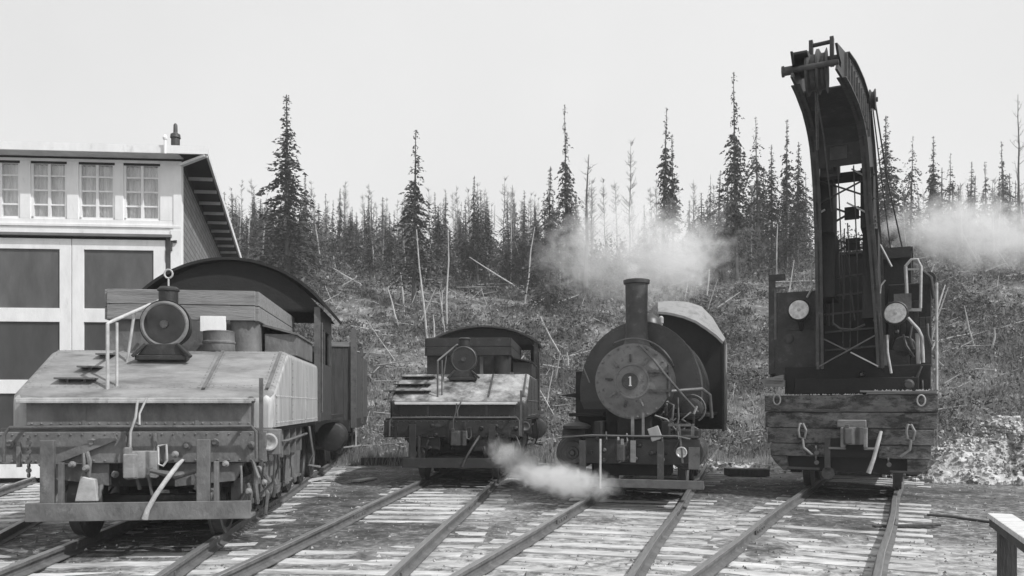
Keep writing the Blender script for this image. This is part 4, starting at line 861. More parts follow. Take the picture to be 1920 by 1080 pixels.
    MB().prism([(AL, .02), (0, .02), S(0, Lw), (AL - 4, S(0, Lw)[1])], 'z', 6.84, 7.0).build('ceiling', 'soot_shade_black', root)  # black as well, so the shade between the rafters is in the colour
    for k in range(11):
        b0 = 1.3 + k * 1.15; p = S(.0, b0); q = S(ov - .02, b0)
        MB().bar((p[0], p[1], 6.93), (q[0], q[1], 6.95), .06, .07).build('rafter_tail', 'rafter_paint', root)
    MB().bar((0, -.02, 6.86), (c0[0], c0[1], 6.98), .10, .05).build('barge_board', W, root)
    # fittings on the roof edge
    x, z = at(311, 270, -.38); mb = MB(); mb.tube([(x, -.43, z - .22), (x, -.43, z + .10)], .028, 8); mb.lathe([(.04, 0), (.05, .04), (.02, .1)], (x, -.43, z + .08), 'z', 10); mb.build('downpipe_head', W, root)
    x, z = at(329, 262, 1.5); MB().lathe([(.10, -.9), (.10, .02), (.12, .04), (.11, .12), (.05, .16), (.045, .34), (.02, .38)], (x, 1.5, z), 'z', 12).build('vent_cap', 'dark_steel', root, smooth=True)
    for u in (): x, z = at(u, 262, 1.5); MB().lathe([(.018, -.8), (.018, .15), (.03, .16), (.03, .25)], (x, 1.5, z), 'z', 8).build('vent_pipe', 'mid_steel', root)
    MB().tube([at(322, 447)[0:1][0:1] and (at(322, 460)[0], -.05, zl - .3), (at(322, 460)[0], -.05, zl - .1), (at(322, 460)[0] + .12, -.05, zl - .1)], .03, 8).build('hinge', 'dark_steel', root)
    # white sill board along the ground
    MB().box(AL, -4.0, -.20, -.02, .02, .30).build('threshold', W, root, bev=.01)
engine_house()

# ------------------------------------------------------------------ bench, planks, heap, timber
def gpt(u, v):   # ground point seen at photo point
    t = (H + .15) * F / (v - 762); return (t * (u - 960) / F, t)
def bench():
    Z = 6.3; x0 = (1852 - 960) / F * Z; z = H - (962 - 762) / F * Z
    root = empty('bench', (x0, Z, -.15)); tag(root, 'plank bench with a pale top, at the lower right corner', 'bench'); h = z + .15
    M = Matrix.Rotation(radians(-112), 4, 'Z')
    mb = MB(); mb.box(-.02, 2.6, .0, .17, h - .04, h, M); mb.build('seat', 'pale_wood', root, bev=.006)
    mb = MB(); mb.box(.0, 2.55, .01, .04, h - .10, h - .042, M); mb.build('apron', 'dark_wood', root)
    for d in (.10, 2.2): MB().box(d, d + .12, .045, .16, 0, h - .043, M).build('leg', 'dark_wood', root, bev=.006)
bench()
def plank(u, v, L, w, rz, label, m='plank_grey', name='plank', h=.04, zz=0):
    x, y = gpt(u, v); o = MB().box(-L / 2, L / 2, -w / 2, w / 2, 0, h).build(name, m, bev=.004); o.location = (x, y, ground_z(x, y) + .02 + zz); o.rotation_euler = (U(-.02, .02), U(-.02, .02), rz); tag(o, label, 'plank' if name != 'timber' else 'timber'); return o
plank(585, 905, 1.5, .16, 1.25, 'long pale plank on the dark ground right of the near tender wheels')
plank(683, 902, .8, .22, 1.25, 'short pale plank lying left of the small dark locomotive')
plank(625, 888, 1.0, .12, 1.2, 'thin plank farther back beside the near tender')
plank(595, 935, .45, .08, -.2, 'small pale offcut in front of the long plank by the near tender')
plank(1362, 994, .32, .05, .55, 'short stick on the ashes between the two right-hand tracks', h=.03)
plank(735, 872, 1.7, .22, .0, 'dark squared timber lying left of the small dark locomotive', 'dark_wood', 'timber', .2)
plank(1840, 893, 4.2, .2, .03, 'long dark timber in front of the pale rubble heap', 'dark_wood', 'timber', .14)
plank(1400, 893, 1.0, .3, .1, 'dark block lying between tank locomotive and crane', 'dark_wood', 'timber', .16)
plank(1700, 990, .9, .10, .03, 'thin dark board beside the rightmost rail', 'dark_wood', h=.03)
mb = MB(); pts = []
for u, v in ((1738, 967), (1780, 970), (1820, 975), (1860, 981), (1900, 984)): x, y = gpt(u, v); pts.append((x, y, ground_z(x, y) + .02))
tag(mb.tube(pts, .018, 8).build('cable', 'dark_steel'), 'thin dark cable lying on the ground left of the bench', 'cable')

def heap(name, cx, cy, rx, ry, h, label, n):
    mb = MB(); K = 90; J = 30; vs = []
    for j in range(J + 1):
        r = j / J
        for k in range(K):
            a = 2 * pi * k / K; x = cx + rx * r * cos(a); y = cy + ry * r * sin(a)
            z = h * (1 - r) ** .9 * (.75 + .5 * mn.noise((x * .7, y * .7, 2))) + mn.noise((x * 2.5, y * 2.5, 4)) * .16 * (1 - r * .6) + mn.noise((x * 7, y * 7, 4)) * .07
            vs.append((x, y, -.2 + z if r < 1 else -.25))
    mb.mesh(vs, [(j * K + k, j * K + (k + 1) % K, (j + 1) * K + (k + 1) % K, (j + 1) * K + k) for j in range(J) for k in range(K)])
    base = list(vs)
    for _ in range(n):
        p = random.choice(base); r = U(.012, .05) * (1 + 1.2 * (R() > .97)); x, y, z = p[0] + U(-.2, .2), p[1] + U(-.2, .2), p[2] + r * .1
        M = Matrix.Translation((x, y, z)) @ Matrix.Rotation(U(0, 6.28), 4, 'Z') @ Matrix.Rotation(U(0, 6.28), 4, 'X')
        q = [M @ Vector((cx * r * U(.5, 1), cy * r * U(.4, .9), cz * r * U(.3, .7))) for cz in (-1, 1) for cy in (-1, 1) for cx in (-1, 1)]
        mb.mesh(q, [(0, 2, 3, 1), (4, 5, 7, 6), (0, 1, 5, 4), (2, 6, 7, 3), (0, 4, 6, 2), (1, 3, 7, 5)])
    o = mb.build(name, 'rubble'); tag(o, label, 'rubble heap', kind='stuff')
heap('rubble_heap', 11.25, 18.2, 2.6, 1.6, 1.75, 'pale heap of rubble right of the crane', 6000)
heap('rubble_heap', 5.4, 20.6, 2.6, 1.2, .35, 'low pale rubble between tank locomotive and crane', 500)

# ------------------------------------------------------------------ vegetation
def spruce_meshes(seed, dens, rad, bare, droop, layers=64, top_thin=.5):
    rnd = random.Random(seed); u = rnd.uniform; v = []; f = []
    def tri(c, s, d):
        d = Vector(d); a = d.cross(Vector((u(-1, 1), u(-1, 1), u(-1, 1)))).normalized()
        o = len(v); v.extend([tuple(c + d * s), tuple(c - d * s * .6 + a * s * .55), tuple(c - d * s * .6 - a * s * .55)]); f.append((o, o + 1, o + 2))
    skip = [u(0, 1) for _ in range(12)]
    for i in range(layers):
        z = bare + (1 - bare) * (i + u(-.4, .4)) / layers; t = (1 - z) / (1 - bare)
        prof = 1.75 * rad * (t ** .85) * (.72 + .28 * sin(i * 1.3 + seed)) * (1 if t > .35 else .6 + .4 * t / .35 * 1)
        nb = rnd.randint(4, 7) if t > .2 else 4
        for b in range(nb):
            if rnd.random() > dens * (1 if t > .35 else top_thin + .4): continue
            az = u(0, 6.283); L = max(.008, prof * u(.45, 1.2)); d = Vector((cos(az), sin(az), 0))
            k = max(2, int(L / .011)); k = min(k, 10)
            for q in range(k):
                w = (q + .6) / k; c = Vector((0, 0, z)) + d * L * w + Vector((0, 0, -droop * L * w * w * 1.6 + .012 * w))
                for _ in range(2): tri(c + Vector((u(-1, 1), u(-1, 1), u(-1, .6))) * .008, u(.007, .0155) * (.40 + .60 * min(1, t * 2.2)), (d + Vector((u(-.5, .5), u(-.5, .5), u(-1.1, .1)))).normalized())
    for _ in range(6): tri(Vector((0, 0, u(.96, 1.0))), .004, (0, 0, 1))
    me = bpy.data.meshes.new('crown'); me.from_pydata(v, [], f)
    mb = MB(); pts = [(u(-.003, .003), u(-.003, .003), z) for z in (0, .25, .5, .75, 1.0)]; mb.tube(pts, [.013, .010, .0075, .004, .0012], 6)
    for _ in range(14):   # dead stubs below the crown
        z = u(.08, max(.12, bare + .15)); az = u(0, 6.28); L = u(.02, .05); mb.tube([(0, 0, z), (L * cos(az), L * sin(az), z - .01)], [.002, .0008], 4)
    t = mb.build('trunk', 'trunk_dark'); tm = t.data; bpy.data.objects.remove(t)
    return me, tm
def snag_meshes(seed, pale=True, lean=.03, twig=20, thick=.010, broken=False):
    rnd = random.Random(seed); u = rnd.uniform; mb = MB(); k = 7
    pts = [Vector((lean * (i / k) + u(-.006, .006), lean * .4 * (i / k) + u(-.006, .006), i / k)) for i in range(k + 1)]
    mb.tube(pts, [thick * (1 - (.55 if broken else .88) * i / k) for i in range(k + 1)], 7)
    t = mb.build('trunk', 'trunk_pale' if pale else 'trunk_dark'); tm = t.data; bpy.data.objects.remove(t)
    mb = MB()
    for _ in range(twig):
        z = u(.35, .98); i = min(k - 1, int(z * k)); p = pts[i].lerp(pts[i + 1], z * k - i); az = u(0, 6.28); L = u(.03, .10) * (1.15 - z)*1.4
        e = p + Vector((cos(az), sin(az), u(.5, 1.4))) * L; mb.tube([p, p.lerp(e, .5) + Vector((0, 0, -.005)), e], [.0022, .0014, .0006], 4)
        for _ in range(3):
            m = p.lerp(e, u(.3, .95)); mb.tube([m, m + Vector((u(-1, 1), u(-1, 1), u(.2, 1.2))) * .025], [.0010, .0004], 3)
    t = mb.build('branches', 'twigs'); cm = t.data; bpy.data.objects.remove(t)
    return cm, tm
def proto(kind, arg, needle='needles'):
    if kind == 's': c, t = spruce_meshes(*arg); c.materials.append(MATS[needle])
    else: c, t = snag_meshes(*arg)
    return c, t, ('crown' if kind == 's' else 'branches')
P_ = dict(
    full=proto('s', (1, .95, .115, .06, .55, 78)),
    dense=proto('s', (2, .95, .125, .10, .5, 70)),
    thin=proto('s', (3, .62, .095, .30, .45, 64)),
    spire=proto('s', (4, .70, .060, .35, .4, 70, .2)),
    lowskirt=proto('s', (5, .75, .10, .18, .6, 74, .12)),
    scrag=proto('s', (6, .45, .12, .35, .5, 50)),
    far_a=proto('s', (11, .7, .10, .22, .5, 46), 'needles_hazed'), far_b=proto('s', (12, .6, .085, .3, .5, 44), 'needles_hazed'), far_c=proto('s', (13, .85, .12, .12, .5, 44), 'needles_hazed'), far_d=proto('s', (14, .5, .07, .35, .4, 46), 'needles_hazed'), far_e=proto('s', (15, .38, .12, .45, .7, 34, .1), 'needles_hazed'), far_f=proto('s', (16, .9, .15, .08, .8, 40), 'needles_hazed'), far_g=proto('s', (17, .3, .09, .2, .2, 50, .1), 'needles_hazed'),
    snag=proto('d', (21, False, .02, 26, .012)), pole=proto('d', (22, True, .05, 3, .011, True)), pole2=proto('d', (23, True, -.05, 5, .010, True)), birch=proto('d', (24, True, .03, 46, .008)), birch2=proto('d', (25, True, -.04, 54, .007)), fine=proto('d', (26, False, .02, 60, .006)))
def plant(name, P, x, y, hgt, wid=1, tilt=(0, 0), z=None):
    c, t, cn = P_[P]; root = empty(name, (x, y, (ground_z(x, y) if z is None else z) - .1)); root.rotation_euler = (tilt[0], tilt[1], R() * 6.28 if not any(tilt) else 0); root.scale = (hgt * wid, hgt * wid, hgt)
    if name == 'spruce_tree' and not any(tilt): root.rotation_euler = (U(-.025, .025), U(-.035, .035), R() * 6.28)
    for n, me in ((cn, c), ('trunk', t)): o = bpy.data.objects.new(n, me); col.objects.link(o); o.parent = root
    return root
def tree_px(P, u, vtop, Y, wid=1, label=None, cat='spruce', name='spruce_tree', group=None, tilt=(0, 0)):
    x = (u - 960) / F * Y; g = ground_z(x, Y); top = H + (762 - vtop) / F * Y; h = max(1.2, top - g)
    o = plant(name, P, x, Y, h, wid, tilt); tag(o, label, cat, group); return o
for a in [
    ('full', 538, 172, 47, 1.45, 'tallest dense dark spruce, standing alone left of centre above the tender cab roof'),
    ('dense', 572, 322, 51, 1.0, 'shorter dark spruce pressed against the right side of the tallest dense one'),
    ('lowskirt', 776, 238, 45, 1.2, 'tall ragged spruce with pale poles below it, left of the small locomotive cab'),
    ('dense', 693, 364, 56, .9, 'small pointed dark spruce midway between the tallest dense spruce and the ragged one'),
    ('thin', 637, 350, 56, .8, 'narrow grey spruce just left of the small pointed dark one'),
    ('dense', 887, 325, 54, .8, 'spruce with a pale pole before it, above the small locomotive'),
    ('dense', 1027, 307, 46, 1.05, 'dense low dark spruce left of the steam cloud'),
    ('lowskirt', 1064, 196, 50, .75, 'very tall thin-topped spruce at the left edge of the steam cloud'),
    ('spire', 1241, 202, 50, .85, 'taller of the two slim spruces rising from the steam above the tank locomotive'),
    ('spire', 1264, 250, 52, .9, 'shorter of the two slim spruces rising from the steam above the tank locomotive'),
    ('lowskirt', 1381, 136, 50, .85, 'tallest thin-topped spruce, left of the crane boom'),
    ('scrag', 1424, 214, 54, .9, 'crooked open spruce between the tallest thin-topped one and the crane boom'),
    ('thin', 1448, 265, 55, 1.0, 'small ragged spruce right of the crooked open one'),
    ('spire', 1474, 225, 54, .9, 'slender spruce close to the left edge of the crane boom'),
    ('thin', 1493, 262, 54, 1.1, 'bushy grey spruce touching the left edge of the crane boom'),
    ('full', 1666, 212, 54, 1.3, 'well shaped spruce just right of the crane boom'),
    ('scrag', 1705, 255, 58, .8, 'thin spruce second to the right of the crane boom'),
    ('spire', 1749, 252, 57, 1.0, 'slim spruce third to the right of the crane boom'),
    ('scrag', 1777, 285, 60, .8, 'faint ragged spruce right of the slim one near the crane'),
    ('far_a', 1818, 300, 64, 1.0, 'small grey spruce near the right edge behind drifting steam'),
    ('far_b', 1852, 300, 66, .9, 'grey spruce second from the right edge cluster'),
    ('far_d', 1884, 262, 64, .9, 'thin grey spruce beside the bare pole at the right edge'),
    ('dense', 445, 372, 60, .8, 'grey spruce just right of the engine house eave'),
    ('thin', 478, 352, 58, .9, 'second grey spruce right of the engine house eave'),
    ('far_c', 1330, 372, 60, .9, 'low bushy spruce behind the right side of the steam cloud'),
]: tree_px(a[0], a[1], a[2], a[3], a[4], a[5])
for a in [('snag', 1096, 289, 50, 1.5, 'thick branchless dark dead trunk right of the tall thin-topped spruce'), ('fine', 1180, 262, 62, 1, 'faint bare tree rising behind the middle of the steam cloud'),
          ('snag', 1911, 176, 56, .8, 'tall bare dead pole at the right edge'), ('fine', 943, 330, 58, 1.2, 'thin bare dead tree right of the spruce with the pale pole'), ('snag', 963, 345, 58, .9, 'dark bare trunk between two spruces above the small locomotive')]:
    tree_px(*a, cat='dead tree', name='dead_tree')
random.seed(31)
G = [(430, 640, 26), (640, 760, 15), (755, 870, 15), (860, 1010, 20), (1000, 1110, 12), (1110, 1240, 5), (1240, 1340, 8), (1330, 1535, 28), (1640, 1800, 20), (1800, 1925, 12), (-250, 430, 16)]
for a, b, n in G:
    for _ in range(n):
        Y = U(59, 78); u = U(a, b); vt = U(352, 425) + (25 if 1110 < u < 1240 else 0)
        if u > 1640: vt = U(310, 400)
        elif 1330 < u < 1535: vt = U(300, 400)
        tree_px(random.choice(['far_a', 'far_b', 'far_c', 'far_d', 'far_e', 'far_e', 'far_f', 'far_g']), u, vt + (U(0, 40) if R() < .4 else 0), Y, U(.8, 1.7), 'small grey spruce in the far tree line along the ridge', group='spruces in the far tree line')
G2 = [(440, 640, 16), (640, 780, 11), (790, 1000, 12), (1000, 1110, 8), (1290, 1535, 20), (1640, 1925, 16)]
for a, b, n in G2:
    for _ in range(n):
        Y = U(50, 60); tree_px(random.choice(['far_c', 'far_f', 'far_e', 'thin', 'scrag', 'far_b', 'far_a']), U(a, b), U(365, 440), Y, U(.9, 2.0), 'bushy mid-height spruce on the upper slope in front of the far tree line', group='bushy spruces on the upper slope')
for a, b, n in [(430, 640, 26), (640, 880, 36), (880, 1110, 34), (1110, 1340, 18), (1330, 1540, 24), (1640, 1925, 34)]:
    for _ in range(n):
        Y = U(52, 74); tree_px(random.choice(['birch', 'birch2', 'fine', 'fine']), U(a, b), U(330, 425), Y, U(.8, 1.4), 'thin bare birch among the far spruces along the ridge', 'birch', 'birch_tree', 'bare birches in the far tree line')
# standing pale poles: foot and head as seen, each at its own distance
def pole(u0, v0, u1, v1, label, Yb=None, r=.055, dy=0, name='dead_tree', cat='dead tree'):
    if Yb is None:   # walk out along the sight line till it meets the hill
        Yb = 24
        while Yb < 70 and H + (762 - v0) / F * Yb > ground_z((u0 - 960) / F * Yb, Yb): Yb += .25
    Y1 = Yb + dy; p = Vector(((u0 - 960) / F * Yb, Yb, H + (762 - v0) / F * Yb - .1)); q = Vector(((u1 - 960) / F * Y1, Y1, H + (762 - v1) / F * Y1))
    d = q - p; o = MB().tube([Vector((0, 0, 0)), d * .35 + Vector((U(-.06, .06), 0, U(-.03, .03))), d * .7 + Vector((U(-.06, .06), 0, 0)), d], [r, r * .85, r * .7, r * .4], 7).build(name, 'trunk_pale'); o.location = p; tag(o, label, cat)
for a in [(803, 652, 781, 430, 'longest leaning pale pole below the ragged spruce'), (817, 650, 812, 590, 'short pale stump pole right of the longest leaning pole'), (838, 622, 840, 430, 'straight pale pole above the left end of the small locomotive cab'), (829, 620, 830, 545, 'short pale pole just left of the straight one'),
          (884, 540, 870, 480, 'leaning pale pole above the small locomotive cab roof'), (983, 570, 1003, 425, 'tall pale pole leaning right, above the right end of the small locomotive cab'), (892, 455, 886, 350, 'pale pole standing before the spruce above the small locomotive'),
          (603, 510, 590, 415, 'pale pole leaning left beside the tallest dense spruce'), (750, 618, 727, 540, 'pale pole leaning left between near tender and ragged spruce'), (1283, 565, 1290, 530, 'pale leaning stub above the cab of the tank locomotive'),
          (1324, 570, 1330, 505, 'slim pale upright stick right of the stub above the tank locomotive cab'), (1170, 560, 1172, 520, 'short stick hidden beside the tall chimney'), (1456, 520, 1458, 420, 'slim pale pole left of the crane boom'), (1490, 510, 1482, 460, 'short pale pole leaning beside the crane boom'),
          (1862, 668, 1865, 615, 'single pale stake on the open slope right of the crane'), (1065, 700, 1063, 660, 'pale stake left of the tank locomotive smokebox'), (1052, 560, 1048, 460, 'slender pale pole at the left foot of the steam cloud'), (739, 520, 737, 465, 'short upright pale pole above the fallen crossed logs'), (700, 420, 703, 380, 'faint pole near the small pointed spruce'),
          (152 + 340, 486, 497, 420, 'pale crooked pole between engine house eave and tallest dense spruce'), (466, 480, 470, 395, 'thin pale pole right beside the engine house eave'), (925, 470, 928, 385, 'faint pale pole right of the spruce with the pole')]:
    pole(*a)
for a in [(695, 541, 625, 503, 'pale fallen log sloping down right, crossing another beside the near tender roof'), (608, 555, 668, 520, 'pale fallen log crossing under the other beside the near tender roof'), (1000, 558, 880, 482, 'long pale log leaning down the slope above the small locomotive'), (775, 514, 720, 530, 'pale fallen log lying level below the ragged spruce'),
          (985, 572, 1020, 560, 'short pale log at the foot of the tall right-leaning pole'), (1790, 700, 1760, 678, 'short pale log on the slope beside the crane'), (1310, 610, 1390, 618, 'thin fallen log behind the tank locomotive cab'), (1045, 620, 1110, 600, 'fallen pale log left of the tall chimney'), (1830, 560, 1900, 575, 'thin fallen log high on the right slope')]:
    pole(*a, r=.06, dy=U(-.3, .3), name='fallen_log', cat='log')

random.seed(91)
for k in range(80):          # logs and leaning snags left on the cleared slope
    y = U(29, 58); u = U(600, 1110) if R() < .6 else U(1300, 1920); x = (u - 960) / F * y; L = U(1.0, 3.3); up = R() < .5
    a = U(-.5, .5) + (pi if R() < .5 else 0); el = U(.9, 1.5) if up else U(.02, .35); p = Vector((x, y, ground_z(x, y) + (0 if up else .25)))
    d = Vector((cos(a) * cos(el), sin(a) * cos(el) * .6, sin(el))) * L; r = U(.03, .06)
    if not up: q = p + d; d.z = ground_z(q.x, q.y) + U(.2, .9) - p.z
    o = MB().tube([Vector((0, 0, 0)), d * .5 + Vector((U(-.05, .05), 0, U(-.05, .05))), d], [r, r * .8, r * .45], 6).build('dead_tree' if up else 'fallen_log', 'trunk_pale' if R() < .6 else 'slash'); o.location = p
    tag(o, 'broken grey snag leaning among the brush of the cleared slope' if up else 'thin grey log lying in the brush of the cleared slope', 'dead tree' if up else 'log', 'leaning snags on the slope' if up else 'loose logs on the slope')
def brush():
    rng = np.random.default_rng(5)
    def field(name, n, y0, y1, size, mats_w, label, dens=None, upright=.6):
        V = []; Fc = []; MI = []; k = 0
        while k < n:
            y = y0 + (y1 - y0) * rng.random() ** .85; x = (rng.random() * 1.55 - .78) * y + 2
            c = 1.3 * mn.noise((x * .16, y * .16, 7)) + .8 * mn.noise((x * .5, y * .5, 1))
            if dens and rng.random() > .55 + c: 
                if rng.random() < .6: continue
            z = ground_z(x, y); s = size * (.5 + rng.random()) * (1 + .5 * c); k += 1
            p = mats_w; r = rng.random() - c * .45; mi = 0 if r < p[0] else (1 if r < p[1] else 2); mi = 2 if c < -.42 and rng.random() < .7 else mi
            if y < 33 and rng.random() < .35: mi = 2
            sc2 = .5 + y / 60
            for q in range(11):
                if q < 2 or upright > .7:                     # a thin stem
                    a = rng.random() * 6.283; h = s * (.5 + rng.random() * .9); w = .010 * sc2; bb = Vector((x + s * (rng.random() - .5) * 1.2, y + s * (rng.random() - .5), z - .03)); t = bb + Vector((cos(a) * s * .35, sin(a) * s * .35, h)); o = len(V)
                    V += [tuple(bb - Vector((w, 0, 0))), tuple(bb + Vector((w, 0, 0))), tuple(t)]; Fc.append((o, o + 1, o + 2)); MI.append(max(1, mi))
                else:                                         # a leaf or tuft
                    r1 = rng.normal(size=3); ls = (.035 + .05 * rng.random()) * sc2 * (.7 + s)
                    cc = Vector((x + r1[0] * s * .38, y + r1[1] * s * .38, z + abs(r1[2]) * s * .33)); e1 = Vector(rng.normal(size=3)).normalized() * ls; e2 = Vector(rng.normal(size=3)).normalized() * ls; o = len(V)
                    V += [tuple(cc - e1), tuple(cc + e1), tuple(cc + e2)]; Fc.append((o, o + 1, o + 2)); MI.append(mi)
        me = bpy.data.meshes.new(name); me.from_pydata(V, [], Fc)
        for m in ('brush_dark', 'brush_mid', 'brush_straw'): me.materials.append(MATS[m])
        me.polygons.foreach_set('material_index', MI); o = bpy.data.objects.new(name, me); col.objects.link(o); tag(o, label, 'brush', kind='stuff')
    field('hillside_brush', 26000, 25, 62, .60, (.50, .88), 'low tangled brush covering the cleared hillside', 1)
    field('dry_grass', 9000, 22, 36, .34, (.15, .5), 'pale dry grass along the foot of the slope', None, .8)
    rng2 = random.Random(77); V = []; Fc = []; MI = []
    def shrub(x, y, r, h, n, mi):
        z = ground_z(x, y)
        for _ in range(n):
            a = rng2.uniform(0, 6.283); e = rng2.random() ** .5; t = rng2.random()
            c = Vector((x + r * e * cos(a) * (1 - .5 * t), y + r * e * sin(a) * (1 - .5 * t), z + h * t * (1 - .35 * e * rng2.random()))); ls = (.03 + .06 * rng2.random()) * (.5 + y / 55)
            e1 = Vector((rng2.gauss(0, 1), rng2.gauss(0, 1), rng2.gauss(0, 1))).normalized() * ls; e2 = Vector((rng2.gauss(0, 1), rng2.gauss(0, 1), rng2.gauss(0, 1.3))).normalized() * ls * 1.4; o = len(V)
            V.extend([tuple(c - e1), tuple(c + e1), tuple(c + e2)]); Fc.append((o, o + 1, o + 2)); MI.append(mi if rng2.random() < .8 else min(2, mi + 1))
    for _ in range(420):      # patches of low bush on the slope
        y = rng2.uniform(27, 60); x = rng2.uniform(-.36, .72) * y
        if mn.noise((x * .14, y * .14, 20)) < -.12: continue
        r = rng2.uniform(.35, 1.3); shrub(x, y, r, r * rng2.uniform(.5, 1.1), int(70 + 110 * r), 0 if rng2.random() < .7 else 1)
    for _ in range(760):      # undergrowth among the far trunks
        y = rng2.uniform(51, 74); x = rng2.uniform(-.40, .72) * y; shrub(x, y, rng2.uniform(.6, 1.7), rng2.uniform(.8, 3.0), 150, 0)
    me = bpy.data.meshes.new('undergrowth'); me.from_pydata(V, [], Fc)
    for m in ('brush_dark', 'brush_mid', 'brush_straw'): me.materials.append(MATS[m])
    me.polygons.foreach_set('material_index', MI); o = bpy.data.objects.new('undergrowth', me); col.objects.link(o); tag(o, 'dark bushes in patches over the slope and under the far trees', 'brush', kind='stuff')
    # slash: countless fallen sticks
    mb = MB()
    for _ in range(650):
        y = U(26, 60); x = U(-.35, .78) * y; L = U(.3, 1.5); a = U(0, 6.28) if R() < .5 else U(-.4, .4); p = Vector((x, y, ground_z(x, y) + U(.15, .5))); q = Vector((x + L * cos(a), y + L * sin(a), 0)); q.z = ground_z(q.x, q.y) + U(.1, .7)
        mb.tube([p, q], [U(.015, .035), .01], 4)
    tag(mb.build('slash_wood', 'slash'), 'fallen grey sticks strewn over the cleared hillside', 'brush', kind='stuff')
brush()

# ------------------------------------------------------------------ steam
def steam(u, v, Y, rx, ry, rz, dens, label, thr=.45, sc_=1.6, seed=0, rot=0, soft=.3):
    x = (u - 960) / F * Y; z = H + (762 - v) / F * Y
    import bmesh
    bm = bmesh.new(); bmesh.ops.create_icosphere(bm, subdivisions=3, radius=1.0); me = bpy.data.meshes.new('steam_cloud'); bm.to_mesh(me); bm.free()
    o = bpy.data.objects.new('steam_cloud', me); col.objects.link(o); o.location = (x, Y, z); o.scale = (rx, ry, rz); o.rotation_euler = (0, rot, 0); tag(o, label, 'steam', kind='stuff')
    m = bpy.data.materials.new('steam_%d' % seed); m.use_nodes = True; nt = m.node_tree; N = nt.nodes; L = nt.links; N.remove(N['Principled BSDF'])
    pv = N.new('ShaderNodeVolumePrincipled'); pv.inputs['Color'].default_value = (.97, .97, .97, 1); pv.inputs['Anisotropy'].default_value = .1
    L.new(pv.outputs[0], N['Material Output'].inputs['Volume'])
    tc = N.new('ShaderNodeTexCoord'); ln = N.new('ShaderNodeVectorMath'); ln.operation = 'LENGTH'; L.new(tc.outputs['Object'], ln.inputs[0])
    fo = N.new('ShaderNodeMapRange'); fo.interpolation_type = 'SMOOTHSTEP'; fo.inputs['From Min'].default_value = 1.0; fo.inputs['From Max'].default_value = .25; L.new(ln.outputs['Value'], fo.inputs['Value'])
    mp = N.new('ShaderNodeMapping'); mp.inputs['Scale'].default_value = (rx, ry, rz); mp.inputs['Location'].default_value = (seed * 3.1, seed, 0); L.new(tc.outputs['Object'], mp.inputs[0])
    nz = N.new('ShaderNodeTexNoise'); nz.inputs['Scale'].default_value = sc_; nz.inputs['Detail'].default_value = 8; nz.inputs['Roughness'].default_value = .62; nz.inputs['Distortion'].default_value = 1.1; L.new(mp.outputs[0], nz.inputs['Vector'])
    # eroding threshold: noise + falloff
    ad = N.new('ShaderNodeMath'); ad.operation = 'MULTIPLY_ADD'; L.new(fo.outputs[0], ad.inputs[0]); ad.inputs[1].default_value = .35; L.new(nz.outputs['Fac'], ad.inputs[2])
    mr = N.new('ShaderNodeMapRange'); mr.inputs['From Min'].default_value = thr + .2; mr.inputs['From Max'].default_value = thr + .2 + soft; L.new(ad.outputs[0], mr.inputs['Value'])
    mu = N.new('ShaderNodeMath'); mu.operation = 'MULTIPLY'; L.new(mr.outputs[0], mu.inputs[0]); L.new(fo.outputs[0], mu.inputs[1])
    m2 = N.new('ShaderNodeMath'); m2.operation = 'MULTIPLY'; m2.inputs[1].default_value = dens; L.new(mu.outputs[0], m2.inputs[0]); L.new(m2.outputs[0], pv.inputs['Density'])
    me.materials.append(m)
steam(1190, 476, 20.0, 4.2, 1.6, 2.4, 1.05, 'steam drifting in a broad ragged cloud behind the tall chimney', seed=1, sc_=2.0, thr=.48, soft=.18)
steam(1275, 490, 18.5, 1.6, .8, 1.4, 1.7, 'smaller brighter puff of steam over the tank locomotive cab', seed=2, sc_=2.8, thr=.50, soft=.18)
steam(1187, 508, 14.0, .26, .26, .30, 3, 'thin steam just leaving the top of the tall chimney', seed=7, sc_=4, thr=.42)
steam(1830, 440, 23.0, 4.6, 1.4, 1.7, 1.35, 'steam trailing right from behind the crane boom', seed=3, sc_=1.7, rot=.08, thr=.46, soft=.2)
steam(970, 866, 14.4, .95, .6, .50, 2.6, 'puff of steam on the ground right of the small locomotive', seed=4, sc_=4.5, rot=.5, thr=.44, soft=.22)
steam(1060, 902, 12.8, 1.35, .6, .40, 5.5, 'white steam rolling along the ground under the tank locomotive footboard', seed=5, sc_=4.5, rot=.15, thr=.42, soft=.22)

# ------------------------------------------------------------------ haze
def haze():
    me = MB().box(-90, 110, -8, 100, -1.2, 34); o = me.build('haze', 'white_paint'); o.data.materials.clear()
    m = bpy.data.materials.new('haze'); m.use_nodes = True; nt = m.node_tree; nt.nodes.remove(nt.nodes['Principled BSDF'])
    pv = nt.nodes.new('ShaderNodeVolumePrincipled'); pv.inputs['Color'].default_value = (.95, .95, .95, 1); pv.inputs['Density'].default_value = .0011
    nt.links.new(pv.outputs[0], nt.nodes['Material Output'].inputs['Volume']); o.data.materials.append(m); tag(o, 'pale haze in the air', 'haze', kind='stuff')
HAZE = True
if HAZE: haze()

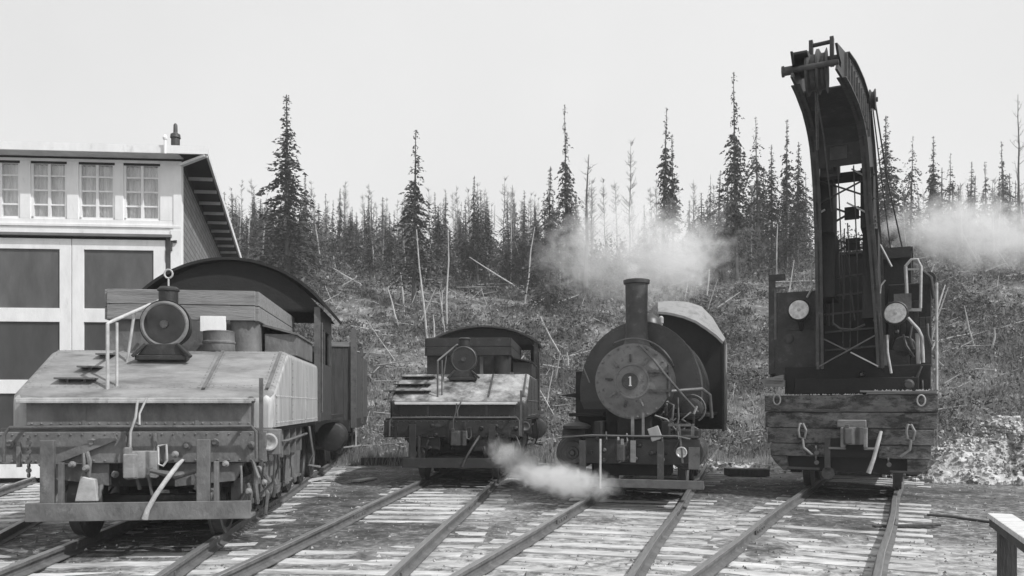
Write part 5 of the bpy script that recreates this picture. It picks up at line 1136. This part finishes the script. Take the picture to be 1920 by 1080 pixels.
# ------------------------------------------------------------------ light, sky, camera
SUN_EL = radians(50); SUN_AZ = radians(120)      # azimuth measured clockwise from +Y: sun at the right, a little on our side
w = bpy.data.worlds.new('World'); sc.world = w; w.use_nodes = True; nt = w.node_tree; N = nt.nodes; L = nt.links
bg = N['Background']; sky = N.new('ShaderNodeTexSky'); sky.sky_type = 'NISHITA'; sky.sun_disc = False; sky.sun_elevation = SUN_EL; sky.sun_rotation = SUN_AZ; sky.air_density = 1.0; sky.dust_density = 4.0; sky.ozone_density = 1
bw = N.new('ShaderNodeRGBToBW'); L.new(sky.outputs[0], bw.inputs[0])
# high thin cloud evens the dome out
tc = N.new('ShaderNodeTexCoord'); cn = N.new('ShaderNodeTexNoise'); cn.inputs['Scale'].default_value = 1.4; cn.inputs['Detail'].default_value = 5; L.new(tc.outputs['Generated'], cn.inputs['Vector'])
cm = N.new('ShaderNodeMapRange'); cm.inputs['From Min'].default_value = .3; cm.inputs['From Max'].default_value = .7; cm.inputs['To Min'].default_value = 7.0; cm.inputs['To Max'].default_value = 8.2; L.new(cn.outputs['Fac'], cm.inputs['Value'])
mx = N.new('ShaderNodeMix'); mx.data_type = 'FLOAT'; mx.inputs['Factor'].default_value = .8; L.new(bw.outputs[0], mx.inputs['A']); L.new(cm.outputs[0], mx.inputs['B'])
L.new(mx.outputs['Result'], bg.inputs['Color']); bg.inputs['Strength'].default_value = .1
sl = bpy.data.lights.new('sun', 'SUN'); sl.energy = 3.2; sl.angle = radians(.8); sl.color = (1, 1, 1)
so = bpy.data.objects.new('sun', sl); col.objects.link(so)
d = Vector((sin(SUN_AZ) * cos(SUN_EL), cos(SUN_AZ) * cos(SUN_EL), sin(SUN_EL))); so.rotation_euler = d.to_track_quat('Z', 'Y').to_euler(); so.location = (30, 10, 40)
cam = bpy.data.cameras.new('camera'); cam.sensor_width = 36; cam.lens = F / 1920 * 36; cam.shift_y = (762 - 540) / 1920; cam.clip_end = 3000; cam.clip_start = .1
co = bpy.data.objects.new('camera', cam); col.objects.link(co); co.location = (0, 0, H); co.rotation_euler = (radians(90), 0, 0); sc.camera = co
sc.view_settings.view_transform = 'Standard'; sc.view_settings.look = 'None'; sc.view_settings.exposure = 0; sc.view_settings.gamma = 1
sc.view_settings.exposure = 0.3
sc.cycles.volume_bounces = 3
sc.cycles.volume_step_rate = 0.4
